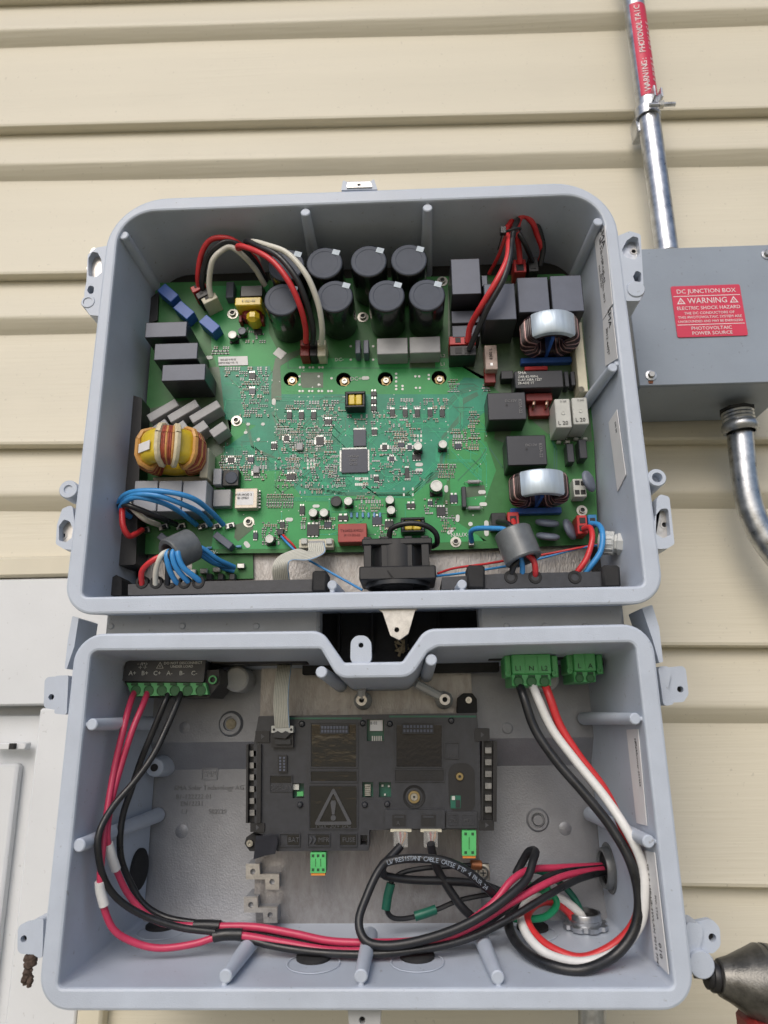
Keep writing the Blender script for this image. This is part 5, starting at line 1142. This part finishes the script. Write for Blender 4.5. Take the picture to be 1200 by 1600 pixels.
def R4(x0, y0, x1, y1): return [(x0, y0), (x1, y0), (x1, y1), (x0, y1)]
MH = [R4(573, 1124, 600, 1158), R4(630, 1153, 672, 1179), R4(566, 1222, 583, 1246), R4(592, 1222, 611, 1246), R4(457, 1224, 475, 1247), R4(563, 1305, 574, 1320)]
pxprism(md, 'cover', body, MF, MF+.022, MOD, .001, MH)
mb_ = pxprism(md, 'module_board', [(410, 1121), (742, 1118), (742, 1285), (410, 1300)], MF+.008, MF+.0095, mat('module_board_green', (.012, .13, .085), .35, 0, .12, 60, coat=.3), 0)
for x0, x1, y in ((440, 565, 1121), (608, 744, 1118)): pxprism(md, 'board_edge', R4(x0, y, x1, y+3), MF-.0008, MF+.006, MATS['module_board_green'], 0)
def panel(name, x0, y0, x1, y1, m, lift=.0012, parent=md, r=.0005): return pxprism(parent, name, R4(x0, y0, x1, y1), MF-lift, MF+.001, m, r)
def frame(x0, y0, x1, y1, w=1.6, lift=.0016, m=MOD, name='frame', parent=md): return pxprism(parent, name, R4(x0, y0, x1, y1), MF-lift, MF+.001, m, .0003, [R4(x0+w, y0+w, x1-w, y1-w)])
panel('glossy_panel', 487, 1132, 556, 1198, GLOSS, .0006); frame(484, 1128, 559, 1200)
panel('glossy_panel', 486, 1206, 557, 1220, GLOSS, .0006); frame(484, 1203, 559, 1223)
panel('glossy_panel', 485, 1229, 557, 1294, GLOSS, .0006); frame(482, 1226, 559, 1296)
panel('glossy_panel', 620, 1133, 690, 1198, mat('satin_black', (.012, .012, .015), .2, 0, .1, 80, .1, 300), .0005); frame(617, 1128, 692, 1200)
panel('print_panel', 618, 1204, 693, 1220, BLK, .0006); frame(616, 1202, 695, 1222, 1.2)
text(md, 'module_print', 'COM ID: 3012-2241', 655, 1208.5, MF-.0007, 7, MATS['relay_black'], ex=.0003, sx=.95); text(md, 'module_print', 'IG: 9A4AQA FZRE2CFR', 655, 1216, MF-.0007, 6.5, MATS['relay_black'], ex=.0003, sx=.85)
for x0, y0, x1, y1 in ((500, 1132, 545, 1147), (628, 1130, 678, 1147)):
    s = panel('socket', x0, y0, x1, y1, BLK, .004); nc_ = 9 if x1-x0 < 47 else 9
    for i in range(nc_):
        for j in range(2):
            px, py = x0+(x1-x0)*(i+.75)/(nc_+.5), y0+(y1-y0)*(.3+.4*j); k = sc(px, py, MF-.004); MB().box(P(px, py, MF-.0042), (1.7*k, .0004, 2.1*k), .0001).build('socket_hole', FILM, s)
# green window with stickers
pxprism(md, 'board_label', R4(578, 1125, 598, 1142), MF+.005, MF+.0056, WHITE, 0); pxprism(md, 'board_label', R4(638, 1155, 671, 1176), MF+.005, MF+.0056, WHITE, 0)
text(md, 'label_print', 'B 02', 584, 1130, MF+.0048, 6, INK); text(md, 'label_print', 'C8:22', 663, 1159, MF+.0048, 6, INK); text(md, 'label_print', '3B 44-8 MP', 655, 1172, MF+.0048, 5, INK)
for i in range(5): pxprism(md, 'contact_pad', R4(581+i*3.4, 1150, 583+i*3.4, 1158), MF+.006, MF+.0066, PAD, 0)
pxprism(md, 'jumper', R4(458, 1225, 467, 1234), MF+.002, MF+.008, PAD, 0); pxprism(md, 'jumper', R4(464, 1237, 474, 1244), MF+.003, MF+.008, GT, 0)
for i in range(6): pxprism(md, 'contact_pin', R4(570, 1226+i*3.1, 579, 1227.6+i*3.1), MF+.003, MF+.008, TIN, 0)
for px, py in ((596, 1226), (606, 1227), (600, 1240)): pxprism(md, 'contact_pad', R4(px, py, px+3, py+3), MF+.006, MF+.008, PAD, 0)
# display socket
s = panel('display_socket', 434, 1180, 448, 1207, BLK, .003)
for i in range(5):
    for j in range(2): MB().box(P(438+j*6, 1184+i*4.8, MF-.0032), (.0009, .0004, .0009), .0001).build('socket_hole', FILM, s)
panel('glossy_panel', 423, 1213, 455, 1223, GLOSS, .0006); frame(421, 1211, 457, 1237, 1.0)
EMB = mat('embossed_black', (.07, .073, .082), .4, 0, .1, 100)
text(md, 'module_print', 'DISPLAY', 439, 1231, MF-.0004, 9.5, EMB, ex=.0006)
# warning triangle
c = P(521, 1268, MF-.0006); k = sc(521, 1268, MF)
o_ = [(c.x-30*k, c.z-19*k), (c.x+30*k, c.z-19*k), (c.x, c.z+36*k)]; i_ = [(c.x-22*k, c.z-14.5*k), (c.x+22*k, c.z-14.5*k), (c.x, c.z+27*k)]
w_ = MB().prism(rounded(o_, 2.5*k, 4), MF-.0022, MF-.0005, holes=[rounded(i_, 1*k, 3)[::-1]]).build('warning_triangle', EMB, md, 30)
MB().prism([(c.x-1.8*k, c.z-4*k), (c.x+1.8*k, c.z-4*k), (c.x+4.4*k, c.z+13*k), (c.x+3*k, c.z+16*k), (c.x-3*k, c.z+16*k), (c.x-4.4*k, c.z+13*k)], MF-.0022, MF-.0005).build('exclamation_bar', EMB, w_)
MB().prism(circ(c.x, c.z-9*k, 4*k, 16), MF-.0022, MF-.0005).build('exclamation_dot', EMB, w_)
text(md, 'module_print', 'Max. 30V DC', 521, 1290, MF-.0009, 10, EMB, ex=.0006)
for s_, x0, y0, x1, y1 in (('BAT', 436, 1302, 469, 1323), ('MFR', 480, 1302, 516, 1323), ('FUSE', 530, 1302, 558, 1323)):
    frame(x0, y0, x1, y1, 1.3); panel('print_panel', x0+13 if s_ != 'FUSE' else x0+2, y0+3, x1-2, y1-3, GLOSS, .0005); text(md, 'module_print', s_, x1-10 if s_ != 'FUSE' else (x0+x1)/2+1, (y0+y1)/2, MF-.0008, 9.5, EMB, ex=.0006)
for i in range(2): MB().tube(spline(PS([(484+i*6, 1307, MF-.0005), (487+i*6, 1312, MF-.0012), (484+i*6, 1318, MF-.0005)]), 4), .0009, 6).build('relief_mark', EMB, md)
# pegs
for px, py in ((469, 1257), (570, 1257), (605, 1256), (472, 1131), (705, 1126), (567, 1130), (609, 1131)):
    k = sc(px, py, MF); c = P(px, py, MF); MB().lathe([(0, .0035), (3*k, .0033), (4.5*k, .002), (5*k, 0)], c, (0, -1, 0), 16).build('peg', MOD, md)
# round pit with brass nut
c = P(647, 1245, MF); k = sc(647, 1245, MF)
MB().lathe([(9*k, -.0005), (12*k, -.0004), (15*k, .0006), (17*k, .0010), (18*k, -.001)], c, (0, -1, 0), 30).build('pit', BLKM, md)
b_ = MB().lathe([(5.5*k, .0022), (6*k, .003), (9*k, .003), (9.6*k, .002), (9.6*k, -.001)], c, (0, -1, 0), 24).build('brass_ring', BRASS, md); MB().lathe([(0, .001), (5.6*k, .001)], c, (0, -1, 0), 16).build('screw', SCREW, b_); MB().lathe([(0, .0016), (2*k, .0016)], c, (0, -1, 0), 6).build('socket', CHIP, b_)
# keyhole pocket on the right
kh = rounded(xz([(702, 1272), (742, 1272), (742, 1192), (700, 1192)], MF-.0004), .010, 8)
MB().prism(kh[::-1] if sum(kh[i][0]*kh[(i+1) % len(kh)][1]-kh[(i+1) % len(kh)][0]*kh[i][1] for i in range(len(kh))) < 0 else kh, MF-.0006, MF+.001).build('pocket', BLK, md)
k = sc(718, 1213, MF); c = P(718, 1213, MF)
b_ = MB().lathe([(2*k, .002), (2.3*k, .003), (5.6*k, .003), (6.3*k, .002), (6.3*k, 0)], c, (0, -1, 0), 20).build('brass_insert', BRASS, md); MB().lathe([(0, .0015), (2.2*k, .0015)], c, (0, -1, 0), 12).build('insert_hole', CHIP, b_)
panel('board_window', 704, 1243, 720, 1263, MATS['module_board_green'], .0009); panel('contact', 706, 1244, 711, 1250, PAD, .002); panel('board_window_shade', 712, 1250, 719, 1262, CHIP, .0016)
frame(695, 1160, 718, 1186, 1.2); text(md, 'module_print', 'EKO', 706, 1181, MF-.0004, 6, EMB, ex=.0004)
# RJ45 block
pxprism(md, 'socket_block', R4(602, 1265, 695, 1295), MF-.006, MF+.004, MOD, .0012)
for x0, x1, l in ((613, 634, 'A'), (658, 681, 'B')):
    pxprism(md, 'socket_latch', R4(x0, 1273, x1, 1291), MF-.0068, MF-.004, BLK, .0004); pxprism(md, 'latch_lip', R4(x0+3, 1275, x1-3, 1278), MF-.0074, MF-.006, MOD, 0)
text(md, 'module_print', 'A', 622, 1286, MF-.0068, 8, EMB, ex=.0005)
pxprism(md, 'print_block', R4(697, 1268, 745, 1294), MF-.003, MF+.002, MOD, .0006); frame(700, 1273, 716, 1290, 1, .0036); frame(722, 1273, 741, 1290, 1, .0036)
text(md, 'module_print', 'SPK', 708, 1282, MF-.0034, 7, EMB, ex=.0005); text(md, 'module_print', 'MFR', 731, 1282, MF-.0034, 7, EMB, ex=.0005)
# slatted side rails
for x0, x1, y0, y1, sg in ((384, 407, 1163, 1286, -1), (752, 776, 1158, 1284, 1)):
    r = pxprism(md, 'side_rail', [(x0+2, y0), (x1, y0), (x1-1, y1), (x0, y1)], MF+.004, MF+.022, BLK, .0006)
    for xx in ((x0, x0+3), (x1-6, x1)) : pxprism(md, 'rail_edge', [(xx[0]+1, y0), (xx[1]+1, y0), (xx[1], y1), (xx[0], y1)], MF-.004, MF+.01, BLK, .0003)
    for i in range(6):
        yy = y0+10+i*18.5; xa_ = x0+6; pxprism(md, 'rail_slat', R4(xa_, yy, xa_+10, yy+9), MF+.000, MF+.008, mat('slat_grey', (.34, .34, .34), .35, .6, .2, 200), .0003)
for x0, y0, x1, y1 in ((399, 1142, 421, 1160), (742, 1138, 765, 1158), (391, 1286, 413, 1300), (749, 1281, 772, 1298)):
    pxprism(md, 'clip', R4(x0, y0, x1, y1), MF-.002, MF+.02, BLK, .0006); px, py = (x0+x1)/2, (y0+y1)/2
    pxprism(md, 'arrow_mark', [(px-2, py-4), (px+3, py), (px-2, py+4)], MF-.0024, MF-.001, EMB, 0)
pxprism(md, 'mount_ear', [(382, 1318), (385, 1308), (393, 1303), (405, 1306), (405, 1330), (390, 1330)], MF+.006, MF+.024, BLKM, .001)
k = sc(391, 1317, MF); MB().lathe([(0, .001), (2*k, .001), (2.4*k, .003), (5*k, .003), (5.6*k, .002), (5.6*k, 0)], P(391, 1317, MF+.006), (0, -1, 0), 18).build('ear_screw', SCREW, md)
pxprism(md, 'mount_ear', [(714, 1115), (716, 1090), (724, 1083), (738, 1083), (745, 1092), (746, 1115)], MF+.012, MF+.028, BLKM, .002)
k = sc(732, 1094, MF); MB().lathe([(0, .001), (2*k, .001), (2.4*k, .003), (5*k, .003), (5.6*k, .002), (5.6*k, 0)], P(732, 1094, MF+.012), (0, -1, 0), 18).build('ear_screw', SCREW, md)
vs = PS([(400, 1306, MF-.004), (432, 1304, MF-.006), (434, 1316, MF-.008), (430, 1334, MF-.004), (414, 1337, MF+.004), (396, 1343, MF+.010), (398, 1325, MF+.002)])
MB().add(vs+[v+V((0, .0008, 0)) for v in vs], [tuple(range(7))[::-1], tuple(range(7, 14))]+[(i, (i+1) % 7, (i+1) % 7+7, i+7) for i in range(7)]).build('loose_flap', MOD, md)
# header of the lower ribbon
pxprism(md, 'ribbon_socket', R4(424, 1136, 458, 1168), MF-.006, MF+.002, BLK, .0006); pxprism(md, 'socket_legs', R4(430, 1155, 454, 1163), MF-.009, MF-.003, CHIP, .0004)
hp = pxprism(md, 'ribbon_plug', R4(424, 1134, 458, 1145), MF-.011, MF-.003, LGREY, .0006)
for px in (428, 455): MB().lathe([(0, 0), (.0012, 0)], P(px, 1140, MF-.0114), (0, -1, 0), 10).build('plug_hole', INK, hp)
pxprism(md, 'plug_strain', [(428, 1145), (434, 1142), (440, 1146), (446, 1142), (454, 1146), (446, 1154), (426, 1152)], MF-.012, MF-.006, CHIP, .0003)
ribbon('ribbon_cable', 'straight grey ribbon cable hanging into the black module', PS([(445, 1034, .098), (443, 1050, .086), (440, 1075, .080), (439, 1100, .080), (440, 1120, .083), (441, 1137, .088)]),
       [V((.0070, 0, 0))]*6, RIB, 9)
# small plugs below the module
def smallplug(label, x0, y0, x1, y1, n, d):
    o = thing('small_plug', label, 'plug', P((x0+x1)/2, y1, d+.01)); pxprism(o, 'body', R4(x0, y0, x1, y1-4), d, d+.012, GT2, .0004)
    pxprism(o, 'lever_bar', R4(x0+1, y1-4, x1-1, y1), d+.001, d+.010, ORP, .0004); w = (x1-x0)/n
    for i in range(n):
        px = x0+w*(i+.5)
        for py in (y0+5, y1-9): MB().box(P(px, py, d-.0001), (.0011, .0003, .0011), .0001).build('hole', MATS['slot_green'], o)
        if i: pxprism(o, 'groove', R4(x0+w*i-.5, y0+10, x0+w*i+.5, y1-14), d-.0004, d+.001, MATS['entry_green'], 0)
smallplug('small green three-way plug with orange levers below the left of the module', 485, 1332, 509, 1368, 3, .098)
smallplug('small green two-way plug with orange levers below the right of the module', 722, 1298, 744, 1341, 2, .094)
# network plugs in the sockets
CLEAR = mat('clear_plastic', (.80, .80, .78), .15, 0, .05, 100, trans=.75)
for x0, nm in ((617, 'left'), (664, 'right')):
    o = thing('network_plug', 'clear network plug in the %s socket below the module' % nm, 'network plug', P(x0+10, 1322, .09))
    pxprism(o, 'shell', R4(x0-2, 1299, x0+20, 1324), .088, .100, CLEAR, .0006); pxprism(o, 'rim', R4(x0-7, 1296, x0+26, 1300), .090, .100, IVORY, .0004)
    for i in range(4): MB().tube(spline(PS([(x0+4+i*4, 1299, .091), (x0+6+i*3, 1308, .0905), (x0+9, 1320, .091)]), 4), .0011, 6).build('core_wire', (WWH2, WRED, WWHT, ORP)[i], o)
# ================================================================ to the right: junction box, conduits, drill
jd = .097
jb = thing('junction_box', 'grey metal junction box with a red warning label beside the enclosure', 'junction box', P(1120, 660, WALL))
a, b = P(1000, 592, jd), P(1252, 588, jd); t = P(1100, 388, jd); bz = P(1100, 598, jd).z
MB().box(((a.x+b.x)/2, (jd+WALL)/2+.003, (t.z+bz)/2-.001), ((b.x-a.x)/2, (WALL-jd)/2-.002, (t.z-bz)/2-.001), .002).build('body', JBM, jb)
cv = MB().box(((a.x+b.x)/2, jd+.001, (t.z+bz)/2), ((b.x-a.x)/2+.0015, .0015, (t.z-bz)/2+.0015), .0006).build('cover', JBM, jb)
for px, py in ((1017, 587), (1198, 398)):
    k = sc(px, py, jd); c = P(px, py, jd-.0006)
    s = MB().lathe([(0, .0045), (4.6*k, .0045), (5.2*k, .004), (5.6*k, .0012), (8.2*k, .0012), (8.6*k, 0)], c, (0, -1, 0), 6).build('cover_screw', SCREW, cv, 20); MB().lathe([(5.6*k, .0014), (8.6*k, .0010), (9*k, 0)], c, (0, -1, 0), 24).build('washer', STEEL, s)
rs = [(1013, 594), (1021, 594), (1021, 600), (1018, 603), (1015, 600)]
pxprism(cv, 'rust_stain', [(1013, 595), (1021, 595), (1020, 599), (1014, 599)], jd-.0012, jd+.0002, RUSTY, 0)
wl = thing('warning_label', 'red warning label with white lettering on the junction box cover', 'label', P(1105, 525, jd))
LRED = mat('label_red', (.62, .035, .085), .5, 0, .04, 60); LWH = mat('label_white', (.80, .74, .74), .5)
L0, L1 = P(1047, 449, jd), P(1158, 526, jd); lx0, lx1, lz0, lz1 = L0.x, P(1156, 449, jd).x, L0.z, P(1105, 527, jd).z
lx1 = P(1157, 460, jd).x
MB().prism(rounded([(lx0, lz1), (lx1, lz1), (lx1, lz0), (lx0, lz0)], .002, 4), jd-.0016, jd-.0009).build('backing', LRED, wl)
lw, lh_ = lx1-lx0, lz0-lz1
def ltext(s, v, size, sx=1): text(wl, 'lettering', s, 0, 0, 0, size*lh_*.93, LWH, at=V((lx0+lw*.5, jd-.0018, lz0-lh_*v)), ex=.0001, sx=sx)
ltext('DC JUNCTION BOX', .115, .125, .98); ltext('WARNING', .305, .165, .92); ltext('ELECTRIC SHOCK HAZARD', .445, .10, .95); ltext('THE DC CONDUCTORS OF', .545, .075); ltext('THIS PHOTOVOLTAIC SYSTEM ARE', .625, .075); ltext('UNGROUNDED AND MAY BE ENERGIZED', .705, .068, .93); ltext('PHOTOVOLTAIC', .84, .098); ltext('POWER SOURCE', .935, .098)
for v in (.205, .765): MB().box((lx0+lw/2, jd-.0017, lz0-lh_*v), (lw*.48, .0001, lh_*.006)).build('rule', LWH, wl)
for u in (.12, .88):
    cx_, cz_ = lx0+lw*u, lz0-lh_*.315; r = lh_*.085
    tri = [(cx_+r*cos(radians(q_)), cz_+r*sin(radians(q_))) for q_ in (90, 210, 330)]; tr2 = [(cx_+r*.62*cos(radians(q_)), cz_+r*.62*sin(radians(q_))) for q_ in (90, 210, 330)]
    MB().prism(tri, jd-.0018, jd-.0016, holes=[tr2[::-1]]).build('triangle_sign', LWH, wl); s = r*.42
    MB().prism([(cx_+x*s, cz_+z_*s) for x, z_ in [(.1, .9), (-.35, -.05), (0, 0), (-.1, -.7), (.35, .15), (.02, .1)]], jd-.0018, jd-.0016).build('bolt_sign', LWH, wl)
# conduit going up
CD = .165; CR = .0135
c0 = P(1041, 386, CD); c1 = P(981, -60, CD); ctop = c0+(c1-c0)*1.3
cu_ = thing('steel_conduit', 'zinc conduit rising from the junction box with a red label', 'conduit', c0)
MB().cyl(c0-V((0, 0, .01)), ctop, CR, n=32).build('pipe', STEEL, cu_)
ca = P(1010, 168, CD); ax2 = (ctop-c0).normalized()
st = thing('conduit_strap', 'galvanised strap clamp with bolt round the rising conduit', 'strap', ca)
MB().lathe([(CR+.0005, -.007), (CR+.0022, -.007), (CR+.0026, -.004), (CR+.0018, 0), (CR+.0026, .004), (CR+.0022, .007), (CR+.0005, .007)], ca-V((0, 0, .012)), ax2, 32).build('band', STEEL, st)
MB().box(ca+V((.012, -.014, .0)), (.0012, .010, .007), .0004).build('flange', STEEL, st); MB().box(ca+V((.003, -.015, .002)), (.0012, .010, .008), .0004).build('flange', STEEL, st)
bq = P(1022, 164, CD-.02)
MB().cyl(bq-V((.006, 0, 0)), bq+V((.026, 0, 0)), .0026, n=12).build('bolt', STEEL, st); MB().lathe([(0, 0), (.0055, 0), (.0055, .005), (0, .005)], bq+V((.006, 0, 0)), (1, 0, 0), 6).build('nut', SCREW, st, 20)
MB().box(ca+V((-.010, .012, -.022)), (.005, .012, .014), .001).build('wall_foot', STEEL, st)
# label on the conduit
p_hi, p_lo = P(984, 18, CD-CR), P(1004, 166, CD-CR)
h1 = (P(987, 18, CD)-c0).dot(ax2); h0 = (P(1006, 160, CD)-c0).dot(ax2); mb = MB(); n = 14; vs = []; fs = []
for hh in (h0, h1):
    for i in range(n+1):
        an = radians(-46+110*i/n); vs.append(c0+ax2*hh+V((sin(an), -cos(an), 0))*(CR+.0004))
for i in range(n): fs.append((i, i+1, n+2+i, n+1+i))
pl_ = mb.add(vs, fs).build('conduit_label', LRED, cu_)
def bent_word(word, an0, size, lo, hi):
    for i, ch in enumerate(word):
        if ch == ' ': continue
        an = radians(an0); dr = V((sin(an), -cos(an), 0)); tg = V((cos(an), sin(an), 0)); hh = lo+(hi-lo)*(i+.5)/len(word)
        text(pl_, 'label_lettering', ch, 0, 0, 0, size, LWH, right=ax2, up=-tg, at=c0+ax2*hh+dr*(CR+.0008), ex=.0001)
bent_word('WARNING: PHOTOVOLTAIC', -8, .0105, h0+.006, h1-.006); bent_word('POWER SOURCE', 40, .007, h0+.02, h1-.03)
# conduit leaving below, bending right
cb = thing('bent_conduit', 'zinc conduit bending right below the junction box', 'conduit', P(1155, 700, CD))
p0 = P(1153, 662, .155)
MB().tube(spline(PS([(1155, 664, .155), (1160, 715, .155), (1166, 765, .155), (1178, 810, .155), (1204, 856, .155), (1250, 905, .155), (1320, 960, .155), (1500, 1080, .155), (2000, 1400, .155)]), 8), CR, 28).build('pipe', STEEL, cb)
z_ = V((0, 0, -1)); q = P(1151, 640, .150)
MB().lathe([(0, 0), (.0185, 0), (.0185, .003), (.0155, .004)], q, z_, 8).build('locknut_seal', BLKM, cb)
MB().lathe([(.016, .003), (.0168, .004), (.0158, .006), (.0168, .008), (.0158, .010), (.0168, .012), (.0155, .014), (.0175, .016), (.019, .018), (.019, .024), (.0165, .027), (.0148, .027)], q, z_+V((.03, 0, 0)), 28).build('connector', STEEL, cb)
# pipe stub under the enclosure
o = MB().cyl(P(925, 1560, .11), P(926, 1680, .11), .0115, n=24).build('conduit_stub', STEEL); tag(o, 'short zinc conduit stub below the right of the lower enclosure', 'conduit')
# drill
dr_ = thing('power_drill', 'grey metal drill nose with a black bit holder at the lower right edge', 'drill', P(1200, 1590, .04))
DD = .035; a = P(1122, 1527, DD); b = P(1230, 1543, DD); ax3 = (b-a).normalized(); k = sc(1122, 1527, DD)
GUN = mat('gunmetal', (.21, .205, .19), .36, .75, .3, 40, .2, 700, rvar=.14, specks=.5, scol=(.05, .045, .04))
nose = MB().lathe([(0, 0), (24*k, 0), (26.5*k, 1.5*k), (28*k, 5*k), (33*k, 18*k), (48*k, 46*k), (54*k, 57*k), (56*k, 60*k), (56.5*k, 66*k), (55*k, 67*k), (55*k, 70*k), (57.5*k, 71*k), (58*k, 190*k), (50*k, 196*k), (46*k, 300*k), (0, 304*k)], a, ax3, 40).build('nose_cone', GUN, dr_, 22)
MB().lathe([(0, -19*k), (17*k, -19*k), (19*k, -17.5*k), (19*k, -12*k), (21.5*k, -11*k), (22.5*k, -9*k), (22.5*k, -3*k), (20*k, -1*k), (20*k, 1*k), (0, 1*k)], a, ax3, 28).build('bit_collar', BLK, dr_, 30)
MB().cyl(a-ax3*37*k, a-ax3*18*k, 7*k, n=6).build('bit', CHIP, dr_)
MB().box(P(1208, 1610, DD), (.020, .02, .010), .004).build('red_grip', DRED, dr_)
# insect nest dirt on the lower left tab
o = MB()
RD = random.Random(5)
for i in range(26):
    t_ = i/25; c = P(50-8*t_+RD.uniform(-5, 5), 1492+44*t_+RD.uniform(-4, 4), .034); r = RD.uniform(.0012, .003)*(1.2-.5*t_)
    o.box(c, (r, r, r*1.2), r*.4, Matrix.Rotation(RD.uniform(0, 3), 3, 'Y') @ Matrix.Rotation(RD.uniform(0, 3), 3, 'X'))
o = o.build('nest_debris', mat('nest_brown', (.11, .075, .06), .9, 0, .3, 300)); tag(o, 'brown insect nest debris hanging under the lower left tab', 'debris')
o = MB()
for i in range(24):
    c = P(627+RD.uniform(-8, 8), 1006+RD.uniform(-4, 14), .10); r = RD.uniform(.0008, .002); o.box(c, (r*2, r, r*.7), r*.2, Matrix.Rotation(RD.uniform(0, 3), 3, 'Y'))
o = o.build('nest_debris', mat('dry_grass', (.36, .29, .18), .9, 0, .3, 300)); tag(o, 'dry brown debris in the gap under the bottom tab', 'debris')
finish_text()
